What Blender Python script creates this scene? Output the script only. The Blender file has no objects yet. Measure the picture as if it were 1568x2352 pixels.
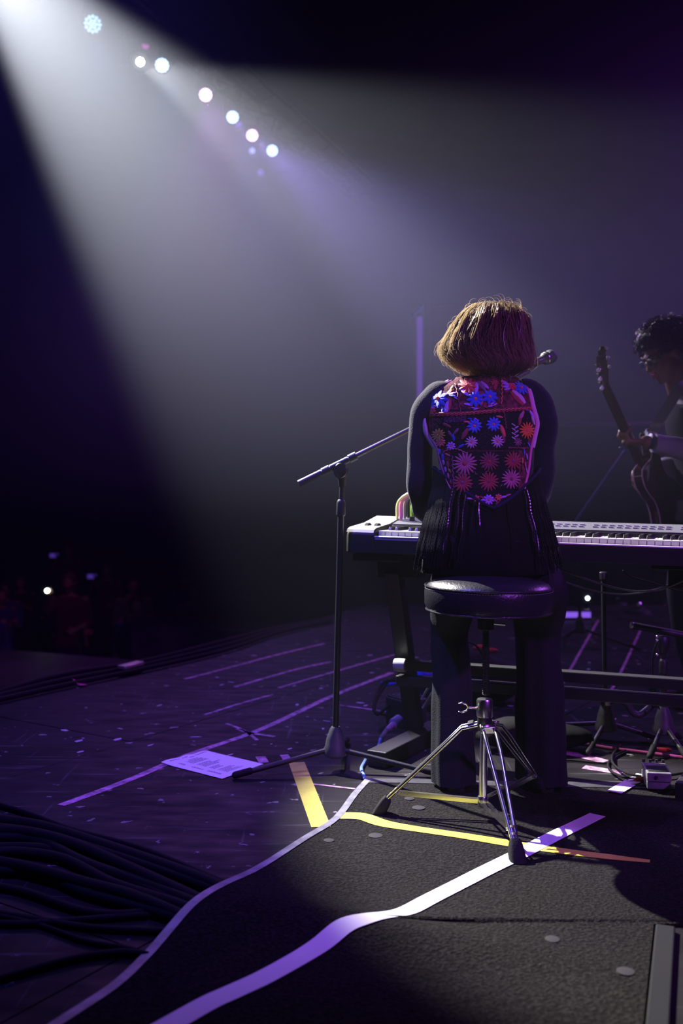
import bpy, bmesh, math, random
from mathutils import Vector, Matrix
R = math.radians
random.seed(7)
sc = bpy.context.scene
COL = sc.collection
V = Vector

# ------------------------------------------------------------------ camera
FPX, YH, CH = 2286.7, 1122.0, 0.95       # focal length in px of the 1568x2352 frame, horizon row, lens height
cam_d = bpy.data.cameras.new('camera'); cam = bpy.data.objects.new('camera', cam_d); COL.objects.link(cam)
cam_d.sensor_fit = 'VERTICAL'; cam_d.sensor_height = 36; cam_d.lens = 35; cam_d.shift_y = -54 / 2352
cam_d.dof.use_dof = True; cam_d.dof.focus_distance = 2.85; cam_d.dof.aperture_fstop = 2.4
cam_d.clip_start = 0.05
cam.location = (0, 0, CH); cam.rotation_euler = (R(90), 0, 0)
sc.camera = cam
vs = sc.view_settings
vs.view_transform = 'Standard'; vs.look = 'None'; vs.gamma = 1; vs.use_curve_mapping = False; vs.exposure = 0.0

def P(px, py, D):                        # the point at depth D seen at a pixel
    return V(((px - 784) / FPX * D, D, CH - (py - YH) / FPX * D))
def F(px, py, z=0.0):                    # the point at height z seen at a pixel
    D = FPX * (CH - z) / (py - YH)
    return V(((px - 784) / FPX * D, D, z))

# ------------------------------------------------------------------ haze and light
w = bpy.data.worlds.new('hall air'); sc.world = w; w.use_nodes = True
nt = w.node_tree; nt.nodes.clear()
wo = nt.nodes.new('ShaderNodeOutputWorld')
bg = nt.nodes.new('ShaderNodeBackground'); bg.inputs[0].default_value = (0.01, 0.01, 0.02, 1); bg.inputs[1].default_value = 0.3
vsn = nt.nodes.new('ShaderNodeVolumeScatter')
vsn.inputs['Color'].default_value = (0.76, 0.83, 1, 1); vsn.inputs['Density'].default_value = 0.022; vsn.inputs['Anisotropy'].default_value = 0.5
tco = nt.nodes.new('ShaderNodeTexCoord'); sx = nt.nodes.new('ShaderNodeSeparateXYZ'); dv = nt.nodes.new('ShaderNodeMath'); rp = nt.nodes.new('ShaderNodeValToRGB')   # haze density shaped by height to tune beam brightness and keep the foreground dark
dv.operation = 'DIVIDE'; dv.inputs[1].default_value = 6.0
el = rp.color_ramp.elements; el[0].position = .13; el[0].color = (.0035,) * 3 + (1,); el[1].position = 1; el[1].color = (.007,) * 3 + (1,)
for ps, vl in ((.20, .013), (.34, .026), (.58, .022), (.74, .011)):
    e_ = el.new(ps); e_.color = (vl,) * 3 + (1,)
nt.links.new(tco.outputs['Object'], sx.inputs[0]); nt.links.new(sx.outputs['Z'], dv.inputs[0]); nt.links.new(dv.outputs[0], rp.inputs[0]); nt.links.new(rp.outputs[0], vsn.inputs['Density'])
nt.links.new(bg.outputs[0], wo.inputs[0]); nt.links.new(vsn.outputs[0], wo.inputs[1])

sc.cycles.volume_max_steps = 8
sc.cycles.max_bounces = 4; sc.cycles.diffuse_bounces = 2; sc.cycles.glossy_bounces = 3; sc.cycles.transmission_bounces = 4; sc.cycles.volume_bounces = 0
sc.cycles.caustics_reflective = False; sc.cycles.caustics_refractive = False

def spot(name, loc, target, watts, color, angle, blend=0.3, radius=0.05):
    l = bpy.data.lights.new(name, 'SPOT'); l.energy = watts; l.color = color
    l.spot_size = R(angle); l.spot_blend = blend; l.shadow_soft_size = radius
    o = bpy.data.objects.new(name, l); COL.objects.link(o); o.location = loc
    d = V(target) - V(loc); o.rotation_euler = d.to_track_quat('-Z', 'Y').to_euler()
    return o
BEAM1 = V((-2.54, 6.33, 4.70)); BEAM1_AT = V((0.50, 3.0, 0.60))
BEAM2 = P(322, 142, 10.5);      BEAM2_DIR = V((.455, -.747, -.485)).normalized()
WHITE = (1.0, 0.97, 0.93)
spot('key_beam', BEAM1, BEAM1_AT, 8800, WHITE, 17.5, 0.48, 0.035)
spot('second_beam', BEAM2, BEAM2 + BEAM2_DIR, 3200, WHITE, 17.0, 0.45, 0.05)
# row of LED pars on the truss, alternately blue and pink
PARS = [(213, 55, 9.65), (372, 150, 10.6), (472, 218, 11.4), (534, 269, 12.07), (579, 311, 12.7), (625, 346, 13.26)]
PCOL = [(0.10, 0.22, 1.0), (0.10, 0.25, 1.0), (0.75, 0.12, 1.0), (0.12, 0.2, 1.0), (0.75, 0.12, 1.0), (0.15, 0.15, 1.0)]
for i, (a, b, D) in enumerate(PARS):
    tgt = [(-0.6, 4.8, 0), (-0.2, 5.2, 0), (0.2, 4.8, 0), (1.2, 5.6, 0), (1.42, 4.35, 1.2), (2.1, 4.5, 0.6)][i]
    spot('par_light', P(a, b, D) + V((0.05, -0.12, -0.12)), tgt, (120, 160, 330, 330, 1600, 400)[i], PCOL[i] if i != 4 else (.45, .28, 1), (34, 34, 38, 34, 13, 20)[i], 0.8, 0.07)
# unseen washes: violet from behind the camera, blue overhead, crowd and deck fills added
spot('side_wash_magenta', (2.5, -0.3, 2.7), (0.64, 2.8, 0.60), 470, (0.42, 0.085, 1.0), 40, 0.8, 0.12)
spot('top_wash_blue', (-1.0, 2.3, 3.6), (-0.62, 3.4, 0.0), 540, (0.14, 0.09, 1.0), 60, 0.95, 0.12)
spot('crowd_fill', (-2.0, 9.0, 4.5), (-5.5, 13.0, -0.6), 90, (0.55, 0.06, 0.45), 60, 0.9, 0.12)  # added magenta lamp so the dark crowd shows
spot('far_deck_fill', (7.0, 8.5, 5.5), (1.0, 6.0, 0.0), 1100, (0.45, 0.10, 1.0), 60, 0.9, 0.12)  # unseen violet lamp, set to lift the sheen of the far deck

# ------------------------------------------------------------------ materials
MATS = {}
def mat(name, col, rough=0.5, metal=0.0, noise=None, bump=0.0, bscale=80, emit=None, estr=0.0, sheen=0.0, coat=0.0, col2=None, stretch=(1, 1, 1)):
    if name in MATS: return MATS[name]
    m = bpy.data.materials.new(name); m.use_nodes = True
    n = m.node_tree; b = n.nodes['Principled BSDF']
    b.inputs['Base Color'].default_value = (*col, 1); b.inputs['Roughness'].default_value = rough; b.inputs['Metallic'].default_value = metal
    if rough >= .7 and not metal: b.inputs['Specular IOR Level'].default_value = .12
    if sheen: b.inputs['Sheen Weight'].default_value = sheen
    if coat: b.inputs['Coat Weight'].default_value = coat
    if emit: b.inputs['Emission Color'].default_value = (*emit, 1); b.inputs['Emission Strength'].default_value = estr
    if noise or bump:
        tc = n.nodes.new('ShaderNodeTexCoord'); mp = n.nodes.new('ShaderNodeMapping'); mp.inputs['Scale'].default_value = stretch
        n.links.new(tc.outputs['Object'], mp.inputs[0])
        if noise:
            nz = n.nodes.new('ShaderNodeTexNoise'); nz.inputs['Scale'].default_value = noise; nz.inputs['Detail'].default_value = 5
            cr = n.nodes.new('ShaderNodeValToRGB'); c2 = col2 or tuple(min(1, c * 1.7 + .004) for c in col)
            cr.color_ramp.elements[0].position = .4; cr.color_ramp.elements[1].position = .68
            cr.color_ramp.elements[0].color = (*col, 1); cr.color_ramp.elements[1].color = (*c2, 1)
            n.links.new(mp.outputs[0], nz.inputs['Vector']); n.links.new(nz.outputs[0], cr.inputs[0]); n.links.new(cr.outputs[0], b.inputs['Base Color'])
        if bump:
            n2 = n.nodes.new('ShaderNodeTexNoise'); n2.inputs['Scale'].default_value = bscale; n2.inputs['Detail'].default_value = 3
            bp = n.nodes.new('ShaderNodeBump'); bp.inputs['Strength'].default_value = bump; bp.inputs['Distance'].default_value = 0.004
            n.links.new(mp.outputs[0], n2.inputs['Vector']); n.links.new(n2.outputs[0], bp.inputs['Height']); n.links.new(bp.outputs[0], b.inputs['Normal'])
    MATS[name] = m
    return m

def floor_mat():
    m = mat('scuffed_black_deck', (.022, .020, .024), .5)
    n = m.node_tree; b = n.nodes['Principled BSDF']
    g = n.nodes.new('ShaderNodeNewGeometry')
    def noise(sx, sy, rot, scale, detail=6):
        mp = n.nodes.new('ShaderNodeMapping'); mp.inputs['Rotation'].default_value = (0, 0, R(rot)); mp.inputs['Scale'].default_value = (sx, sy, 1)
        nz = n.nodes.new('ShaderNodeTexNoise'); nz.inputs['Scale'].default_value = scale; nz.inputs['Detail'].default_value = detail
        n.links.new(g.outputs['Position'], mp.inputs[0]); n.links.new(mp.outputs[0], nz.inputs['Vector']); return nz
    def ramp(src, p0, c0, p1, c1):
        r = n.nodes.new('ShaderNodeValToRGB'); e = r.color_ramp.elements
        e[0].position = p0; e[1].position = p1; e[0].color = c0; e[1].color = c1; n.links.new(src.outputs[0], r.inputs[0]); return r
    K, Wt = (0, 0, 0, 1), (1, 1, 1, 1)
    scr = ramp(noise(1, 14, 33, 3.0), .61, K, .72, Wt)
    scr2 = ramp(noise(18, 1, 60, 2.2), .64, K, .74, Wt)
    chips = ramp(noise(1, 1, 0, 17), .66, K, .69, Wt)
    dust = ramp(noise(1, 1, 0, 2.3), .3, (.008, .0072, .008, 1), .75, (.024, .0215, .023, 1))
    last = dust.outputs[0]
    for s, c, f in ((scr, (.13, .12, .125, 1), .5), (scr2, (.13, .12, .125, 1), .45), (chips, (.34, .31, .32, 1), .6)):
        mx = n.nodes.new('ShaderNodeMixRGB'); mx.inputs[2].default_value = c
        mm = n.nodes.new('ShaderNodeMath'); mm.operation = 'MULTIPLY'; mm.inputs[1].default_value = f
        n.links.new(s.outputs[0], mm.inputs[0]); n.links.new(mm.outputs[0], mx.inputs[0]); n.links.new(last, mx.inputs[1]); last = mx.outputs[0]
    n.links.new(last, b.inputs['Base Color'])
    b.inputs['Specular IOR Level'].default_value = .07
    rr = ramp(noise(1, 3, 33, 6), .3, (.42, .42, .42, 1), .7, (.7, .7, .7, 1)); n.links.new(rr.outputs[0], b.inputs['Roughness'])
    bp = n.nodes.new('ShaderNodeBump'); bp.inputs['Strength'].default_value = .25; bp.inputs['Distance'].default_value = .004
    n.links.new(noise(1, 1, 0, 30).outputs[0], bp.inputs['Height']); n.links.new(bp.outputs[0], b.inputs['Normal'])
    return m

def carpet_mat():
    m = mat('charcoal_carpet', (.05, .045, .045), .95)
    n = m.node_tree; b = n.nodes['Principled BSDF']
    tc = n.nodes.new('ShaderNodeNewGeometry')
    nz = n.nodes.new('ShaderNodeTexNoise'); nz.inputs['Scale'].default_value = 130; nz.inputs['Detail'].default_value = 4
    vr = n.nodes.new('ShaderNodeTexVoronoi'); vr.inputs['Scale'].default_value = 55
    r = n.nodes.new('ShaderNodeValToRGB'); e = r.color_ramp.elements
    e[0].position = .42; e[0].color = (.0018, .0016, .0015, 1); e[1].position = .64; e[1].color = (.016, .0142, .0128, 1)
    r2 = n.nodes.new('ShaderNodeValToRGB'); e = r2.color_ramp.elements
    e[0].position = .03; e[0].color = (1, 1, 1, 1); e[1].position = .075; e[1].color = (0, 0, 0, 1)
    mx = n.nodes.new('ShaderNodeMixRGB'); mx.inputs[2].default_value = (.08, .073, .066, 1)
    n.links.new(tc.outputs['Position'], nz.inputs['Vector']); n.links.new(tc.outputs['Position'], vr.inputs['Vector'])
    n.links.new(nz.outputs[0], r.inputs[0]); n.links.new(vr.outputs['Distance'], r2.inputs[0])
    n.links.new(r2.outputs[0], mx.inputs[0]); n.links.new(r.outputs[0], mx.inputs[1]); n.links.new(mx.outputs[0], b.inputs['Base Color'])
    bp = n.nodes.new('ShaderNodeBump'); bp.inputs['Strength'].default_value = 1.0; bp.inputs['Distance'].default_value = .010
    n.links.new(nz.outputs[0], bp.inputs['Height']); n.links.new(bp.outputs[0], b.inputs['Normal'])
    b.inputs['Specular IOR Level'].default_value = .15
    return m
DECK = floor_mat(); CARPET = carpet_mat()
BLACKM = mat('black_powder_coat', (.012, .012, .013), .5, .0, bump=.1, bscale=300)
BLACKP = mat('black_plastic', (.018, .018, .02), .45)
RUBBER = mat('black_rubber', (.02, .02, .02), .7, bump=.2, bscale=200)
CHROME = mat('chrome', (.80, .80, .84), .22, 1.0)
STEEL = mat('brushed_steel', (.5, .5, .52), .3, 1.0)
LEATHER = mat('black_vinyl_seat', (.02, .02, .024), .30, bump=.25, bscale=160)
KNIT = mat('dark_navy_knit', (.013, .013, .024), .85, bump=.5, bscale=260, sheen=.15)
CLOTHB = mat('black_cloth', (.006, .006, .007), .9, bump=.4, bscale=300)
SKIN = mat('skin', (.50, .28, .20), .5)
SKIN2 = mat('brown_skin', (.28, .13, .08), .5)
DARKW = mat('dark_hall_paint', (.02, .019, .024), .9, noise=1.2)
TAPEW = mat('white_gaffer_tape', (.78, .77, .76), .6, bump=.15, bscale=120)
TAPEY = mat('yellow_gaffer_tape', (.52, .48, .04), .6, noise=14, col2=(.62, .57, .07), bump=.15, bscale=120)
TAPEO = mat('worn_tape_and_lit_deck', (.60, .34, .50), .7, noise=30, col2=(.14, .08, .12))
TAPEG = mat('grey_edge_tape', (.12, .12, .135), .5, noise=20, col2=(.26, .26, .28))
CABLE = mat('black_cable', (.004, .004, .005), .7)
PAPER = mat('white_paper', (.85, .85, .86), .7)
INK = mat('black_ink', (.03, .03, .03), .7)

# ------------------------------------------------------------------ mesh helpers
def frame(d, up=V((0, 0, 1))):
    d = d.normalized()
    if abs(d.dot(up)) > .98: up = V((1, 0, 0)) if abs(d.x) < .9 else V((0, 1, 0))
    s = d.cross(up).normalized(); t = s.cross(d).normalized()
    return s, t
class MB:
    def __init__(s): s.v = []; s.f = []; s.m = []; s.mi = 0
    def add(s, vs, fs):
        o = len(s.v); s.v += [tuple(x) for x in vs]
        for f in fs: s.f.append([i + o for i in f]); s.m.append(s.mi)
        return s
    def box(s, c, size, rot=None, taper=1.0):
        c = V(c); h = V(size) / 2; rot = rot or Matrix.Identity(3)
        vs = [c + rot @ V((x * h.x * (taper if z > 0 else 1), y * h.y * (taper if z > 0 else 1), z * h.z)) for z in (-1, 1) for y in (-1, 1) for x in (-1, 1)]
        return s.add(vs, [(0, 2, 3, 1), (4, 5, 7, 6), (0, 1, 5, 4), (2, 6, 7, 3), (0, 4, 6, 2), (1, 3, 7, 5)])
    def ring(s, pts, closed=True, caps=True):        # rings of points, skinned in order
        n = len(pts[0]); vs = [p for r_ in pts for p in r_]; fs = []
        for i in range(len(pts) - 1):
            for j in range(n if closed else n - 1):
                a = i * n + j; b = i * n + (j + 1) % n
                fs.append((a, b, b + n, a + n))
        if caps and closed: fs.append(tuple(reversed(range(n)))); fs.append(tuple((len(pts) - 1) * n + j for j in range(n)))
        return s.add(vs, fs)
    def tube(s, path, rad, n=8, flat=1.0, up=V((0, 0, 1)), round_ends=False):
        path = [V(p) for p in path]; k = len(path)
        rad = list(rad) if isinstance(rad, (list, tuple)) else [rad] * k
        if round_ends:
            d0 = (path[0] - path[1]).normalized(); d1 = (path[-1] - path[-2]).normalized(); r0, r1 = rad[0], rad[-1]
            path = [path[0] + d0 * r0 * c for c in (.98, .8, .45)] + path + [path[-1] + d1 * r1 * c for c in (.45, .8, .98)]
            rad = [r0 * .2, r0 * .6, r0 * .9] + rad + [r1 * .9, r1 * .6, r1 * .2]; k = len(path)
        rings = []; sd = None
        for i, p in enumerate(path):
            d = (path[min(i + 1, k - 1)] - path[max(i - 1, 0)])
            if d.length < 1e-9: d = V((0, 0, 1))
            d.normalize()
            if sd is None: sd, t = frame(d, up)
            else:
                sd = (sd - d * sd.dot(d)); sd = sd.normalized() if sd.length > 1e-6 else frame(d, up)[0]
                t = sd.cross(d).normalized()
            rings.append([p + (sd * math.cos(2 * math.pi * j / n) + t * math.sin(2 * math.pi * j / n) * flat) * rad[i] for j in range(n)])
        return s.ring(rings)
    def lathe(s, base, prof, n=24, axis=V((0, 0, 1))):   # prof: (radius, height along the axis)
        base = V(base); a, b = frame(V(axis)); ax = V(axis).normalized()
        return s.ring([[base + ax * h + (a * math.cos(2 * math.pi * j / n) + b * math.sin(2 * math.pi * j / n)) * max(r_, 1e-5) for j in range(n)] for r_, h in prof])
    def ell(s, c, r, n=14, rot=None):
        c = V(c); rot = rot or Matrix.Identity(3); rings = []
        for i in range(n // 2 + 1):
            t = math.pi * (i + .02) / (n // 2 + .04)
            rings.append([c + rot @ V((math.cos(2 * math.pi * j / n) * math.sin(t) * r[0], math.sin(2 * math.pi * j / n) * math.sin(t) * r[1], -math.cos(t) * r[2])) for j in range(n)])
        return s.ring(rings)
    def loft(s, secs, n=24, power=2.0):                  # secs: (cx, cy, cz, a, b)
        rings = []
        for cx, cy, cz, a, b in secs:
            rg = []
            for j in range(n):
                t = 2 * math.pi * j / n; c_, s_ = math.cos(t), math.sin(t)
                rg.append(V((cx + a * math.copysign(abs(c_) ** (2 / power), c_), cy + b * math.copysign(abs(s_) ** (2 / power), s_), cz)))
            rings.append(rg)
        return s.ring(rings)
    def strip(s, line, width, z=0.0012, h=None, thick=.0008):   # ribbon lying on a surface, h(x, y) gives its height
        L = [V(p) for p in line]; top = []; bot = []
        for i, p in enumerate(L):
            d = L[min(i + 1, len(L) - 1)] - L[max(i - 1, 0)]; d.z = 0; d.normalize(); sd = V((d.y, -d.x, 0))
            wd = width[i] if isinstance(width, (list, tuple)) else width
            for q, sg in ((0, -1), (1, 1)):
                c = p + sd * sg * wd / 2; zz = (h(c.x, c.y) if h else c.z) + z
                top.append(V((c.x, c.y, zz)))
                bot.append(V((c.x, c.y, zz - thick)))
        rings = [[top[2 * i], top[2 * i + 1], bot[2 * i + 1], bot[2 * i]] for i in range(len(L))]
        return s.ring(rings)
    def build(s, name, mats, parent=None, smooth=True, bevel=0.0, local=False, sub=0, fuse=0.0, relax=0):
        me = bpy.data.meshes.new(name); me.from_pydata(s.v, [], s.f)
        ms = mats if isinstance(mats, (list, tuple)) else [mats]
        for m_ in ms: me.materials.append(m_)
        if len(ms) > 1: me.polygons.foreach_set('material_index', s.m)
        o = bpy.data.objects.new(name, me); COL.objects.link(o)
        if parent is not None:
            o.parent = parent
            if not local:
                wl = V((0, 0, 0)); q = parent
                while q is not None: wl += q.location; q = q.parent
                me.transform(Matrix.Translation(-wl))
        bm = bmesh.new(); bm.from_mesh(me); bmesh.ops.recalc_face_normals(bm, faces=bm.faces); bm.to_mesh(me); bm.free()
        if fuse or sub:
            if fuse:
                r_ = o.modifiers.new('f', 'REMESH'); r_.mode = 'VOXEL'; r_.voxel_size = fuse
                if relax: k = o.modifiers.new('s', 'SMOOTH'); k.iterations = relax; k.factor = .5
            if sub: k = o.modifiers.new('u', 'SUBSURF'); k.levels = k.render_levels = sub
            dg = bpy.context.evaluated_depsgraph_get(); new = bpy.data.meshes.new_from_object(o.evaluated_get(dg))
            o.modifiers.clear(); o.data = new; bpy.data.meshes.remove(me); me = new; me.name = name
            if not len(me.materials):
                for m_ in ms: me.materials.append(m_)
        if bevel:
            b = o.modifiers.new('b', 'BEVEL'); b.width = bevel; b.segments = 2; b.limit_method = 'ANGLE'; b.angle_limit = R(35)
        if smooth:
            me.shade_smooth()
            if not (fuse or sub): me.set_sharp_from_angle(angle=R(40))
        return o
def tag(o, label=None, cat=None, group=None, kind=None):
    for k, v in (('label', label), ('category', cat), ('group', group), ('kind', kind)):
        if v: o[k] = v
    return o
def thing(name, loc, label, cat, group=None):
    o = bpy.data.objects.new(name, None); COL.objects.link(o); o.location = loc; o.empty_display_size = .1
    return tag(o, label, cat, group)
def catmull(pts, n=8):
    pts = [V(p) for p in pts]; out = []
    q = [pts[0] * 2 - pts[1]] + pts + [pts[-1] * 2 - pts[-2]]
    for i in range(1, len(q) - 2):
        for k in range(n):
            t = k / n; a, b, c, d = q[i - 1], q[i], q[i + 1], q[i + 2]
            out.append(.5 * ((2 * b) + (c - a) * t + (2 * a - 5 * b + 4 * c - d) * t * t + (3 * b - a - 3 * c + d) * t ** 3))
    out.append(pts[-1]); return out
def lerp(tab, x):
    if x <= tab[0][0]: return tab[0][1:]
    for a, b in zip(tab, tab[1:]):
        if x <= b[0]:
            t = (x - a[0]) / (b[0] - a[0]); t = t * t * (3 - 2 * t) * .5 + t * .5
            return tuple(p + (q - p) * t for p, q in zip(a[1:], b[1:]))
    return tab[-1][1:]
# ------------------------------------------------------------------ hall
def struct(name, mb, m, **k):
    return tag(mb.build(name, m, smooth=False, **k), kind='structure')
struct('wall_back', MB().box((2, 27.1, 2.5), (40, .2, 13)), DARKW)
struct('wall_left', MB().box((-17.1, 12, 2.5), (.2, 34, 13)), DARKW)
struct('wall_right', MB().box((13.1, 12, 2.5), (.2, 34, 13)), DARKW)
struct('wall_front', MB().box((2, -5.1, 2.5), (40, .2, 13)), DARKW)
struct('ceiling', MB().box((-2, 11, 9.1), (32, 34, .2)), DARKW)
struct('floor_audience', MB().box((-2, 11, -2.1), (32, 34, .2)), mat('hall_floor', (.03, .028, .034), .5, noise=.8))

# stage: a slab whose front edge runs away to the right, with deck panels on it
E0, E1 = F(0, 1612), F(700, 1428)
ed = (E1 - E0).normalized(); en = V((-ed.y, ed.x, 0))            # along the edge; towards the audience
A = E0 - ed * 8; B = E0 + ed * 22
st = thing('floor', (0, 0, 0), None, None); st['kind'] = 'structure'
base = MB()
poly = [A, V((12.9, -4.9, 0)), V((12.9, 26.9, 0)), V((B.x, 26.9, 0))]
poly[0] = E0 + ed * ((-4.9 - E0.y) / ed.y); poly[3] = E0 + ed * ((26.9 - E0.y) / ed.y)
base.ring([[p + V((0, 0, -2.0)) for p in poly], [p + V((0, 0, -.012)) for p in poly]])
base.build('stage_base', mat('black_stage_front', (.012, .012, .014), .8), st, smooth=False)
th = R(57.3); pu = V((math.cos(th), math.sin(th), 0)); pv = V((-math.sin(th), math.cos(th), 0))
PL, PW, gap = 2.44, 1.22, .004
o0 = F(300, 1703)
deck_me = {}
def inside(p):
    return (p - E0).dot(en) < -.02 and p.x < 12.8 and -2.2 < p.y < 26.8
for i in range(-3, 6):
    for j in range(-5, 5):
        c = o0 + pu * (i * PL + (PL / 2 if j % 2 else 0)) + pv * (j * PW - PW / 2)
        if c.y < -1.8 or c.y > 13 or c.x < -4.5 or c.x > 6: continue
        cs = [c + pu * a * (PL - gap) / 2 + pv * b * (PW - gap) / 2 for a, b in ((-1, -1), (1, -1), (1, 1), (-1, 1))]
        # clip by the stage edge
        out = []
        for a, b in zip(cs, cs[1:] + cs[:1]):
            da, db = (a - E0).dot(en) + .01, (b - E0).dot(en) + .01
            if da <= 0: out.append(a)
            if da * db < 0: out.append(a + (b - a) * (da / (da - db)))
        if len(out) < 3: continue
        dz = random.uniform(-.0012, 0)
        MB().ring([[p + V((0, 0, -.012)) for p in out], [p + V((0, 0, dz)) for p in out]]).build('deck_panel', DECK, st, smooth=False)
# remaining stage top beyond the panels
far = MB()
for a, b, c, d in ((6.2, -4.9, 12.9, 26.9), (-1, 13.6, 6.2, 26.9)):
    far.box(((a + c) / 2, (b + d) / 2, -.012), (c - a, d - b, .006))
far.build('far_deck', DECK, st, smooth=False)
# pale ledge of the thrust and the dark step below the stage, seen past the edge
L0, L1 = F(0, 1510, -.55), F(700, 1445, -.55)
ld = (L1 - L0).normalized()
lg = MB(); q = [F(-200, 1462, -.6), F(640, 1546, -.6), F(640, 1560, -.6), F(-200, 1560, -.6)]
GREYL = mat('grey_ledge', (.10, .09, .11), .6, noise=3)
def slab(name, pts, z, h, m):
    return struct(name, MB().ring([[V((p.x, p.y, z - h)) for p in pts], [V((p.x, p.y, z)) for p in pts]]), m)
slab('trim_1', [F(-150, 1478, -.5), F(330, 1518, -.5), F(250, 1600, -.5), F(-150, 1570, -.5)], -.5, 1.48, GREYL)
slab('trim_2', [F(300, 1414, -.5), F(760, 1432, -.5), F(740, 1462, -.5), F(300, 1434, -.5)], -.5, 1.48, GREYL)

# ------------------------------------------------------------------ carpet lying over the cable run
HK0, HK1 = V((-.34, 2.25, 0)), V((.40, 2.03, 0)); hd = (HK1 - HK0).normalized(); hn = V((-hd.y, hd.x, 0))
def hump(x, y):
    d = V((x, y, 0)) - HK0; a = d.dot(hd); t = d.dot(hn)
    k_ = 1 / (1 + math.exp((a - .20) * 16)); wd = .080 + .10 * k_
    side = (.026 + .018 * k_) * math.exp(-(t / wd) ** 2)
    fade = 1 / (1 + math.exp((a - .62) * 6))
    waves = .0025 * math.sin(x * 9 + y * 4) + .002 * math.sin(y * 13 - x * 5)
    return side * fade + waves + .0045
cpx = [(846, 1790), (815, 1824), (772, 1880), (700, 1926), (600, 1990), (515, 2030), (440, 2078), (385, 2140), (330, 2202), (258, 2268), (130, 2352)]
def onc(px, py):                                     # pixel -> point on the carpet
    z = .005
    for _ in range(8):
        p = F(px, py, z); z = hump(p.x, p.y)
    return V((p.x, p.y, z))
edge = [onc(*p) for p in cpx]; edge.append(edge[-1] + (edge[-1] - edge[-2]) * 2.2)
edge = catmull(edge, 4)
back_l, back_r = onc(846, 1790), onc(1700, 1838)
cor = onc(1500, 2130); fr = V((cor.x + .0, .30, 0))
g = MB(); rows = []
N = 150
ys = [back_l.y + (0.25 - back_l.y) * i / N for i in range(N + 1)]
def ex(y):
    for a, b in zip(edge, edge[1:]):
        if b.y <= y <= a.y: return a.x + (b.x - a.x) * (a.y - y) / max(1e-6, a.y - b.y)
    return edge[-1].x if y < edge[-1].y else edge[0].x
for y in ys:
    x0 = ex(y); x1 = 1.75 if y > cor.y + .02 else cor.x - .36 * (cor.y - y)
    rows.append([V((x0 + (x1 - x0) * j / 90, y + (.06 * (x0 + (x1 - x0) * j / 90 - back_l.x) * max(0, 1 - (back_l.y - y) / .5) * -1), 0)) for j in range(91)])
for r_ in rows:
    for p in r_: p.z = hump(p.x, p.y)
vs_ = [p for r_ in rows for p in r_] + [V((p.x, p.y, .0003)) for r_ in rows for p in r_]
nv = len(rows) * 91; fs = []
for i in range(N):
    for j in range(90):
        a = i * 91 + j; fs.append((a, a + 1, a + 92, a + 91))
for j in range(90):
    fs.append((j, j + nv, j + 1 + nv, j + 1)); a = N * 91 + j; fs.append((a, a + 1, a + 1 + nv, a + nv))
for i in range(N):
    a = i * 91; fs.append((a, a + 91, a + 91 + nv, a + nv)); a += 90; fs.append((a, a + nv, a + 91 + nv, a + 91))
g.add(vs_, fs)
cp = g.build('carpet', CARPET)
tag(cp, 'dark charcoal carpet with wavy taped edge under the stool', 'carpet')
def hc(x, y): return hump(x, y)
# edging tape along the left border, tape that belongs to the carpet edge
m = MB(); m.strip([p + V((.0, 0, 0)) for p in edge], .022, z=.0022, h=hc)
tag(m.build('edge_tape', TAPEG), 'long grey tape sealing the wavy left edge of the carpet', 'tape')
m = MB(); m.strip([V((back_l.x + t * .1, back_l.y - .02 - .06 * t * .1, 0)) for t in range(0, 13)], .05, z=.002, h=hc)
tag(m.build('edge_tape', mat('dull_grey_tape', (.03, .03, .033), .5, noise=25)), 'dull grey tape along the back edge of the carpet behind the stool', 'tape')

def seg_tape(name, px, widths, m_, label, on=True, z=.0016, n=6, group=None):
    pts = catmull([onc(*p) if on else F(*p) for p in px], n)
    if isinstance(widths, (list, tuple)):
        wl = []
        for i in range(len(pts)):
            t = i / (len(pts) - 1) * (len(widths) - 1); k = min(int(t), len(widths) - 2); wl.append(widths[k] + (widths[k + 1] - widths[k]) * (t - k))
        widths = wl
    b = MB(); b.strip(pts, widths, z=z, h=hc if on else None)
    return tag(b.build(name, m_), label, 'tape', group)
seg_tape('tape_strip', [(1372, 1873), (1290, 1913), (1195, 1962), (1090, 2014), (990, 2065), (920, 2098), (850, 2108), (790, 2128), (735, 2172), (670, 2212), (600, 2250), (530, 2282), (470, 2310), (360, 2372), (270, 2420)], .050, TAPEW,
         'long white tape strip running under the near stool foot to the bottom edge', z=.0026)
seg_tape('tape_strip', [(776, 1874), (830, 1876), (880, 1892), (950, 1904), (1040, 1917), (1170, 1938), (1300, 1957), (1400, 1969), (1492, 1979)], [.050, .052, .05, .042, .042, .045, .040, .036, .02], TAPEY,
         'curved yellow tape strip crossing the carpet behind the near stool foot')
seg_tape('tape_strip', [(681, 1752), (706, 1818), (737, 1900)], .055, TAPEY, 'straight yellow tape strip on bare deck under the boom stand leg', on=False)
seg_tape('tape_strip', [(1478, 1786), (1410, 1826)], .047, TAPEW, 'short white tape strip on the carpet by the footswitch', on=False, z=.010)
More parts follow.
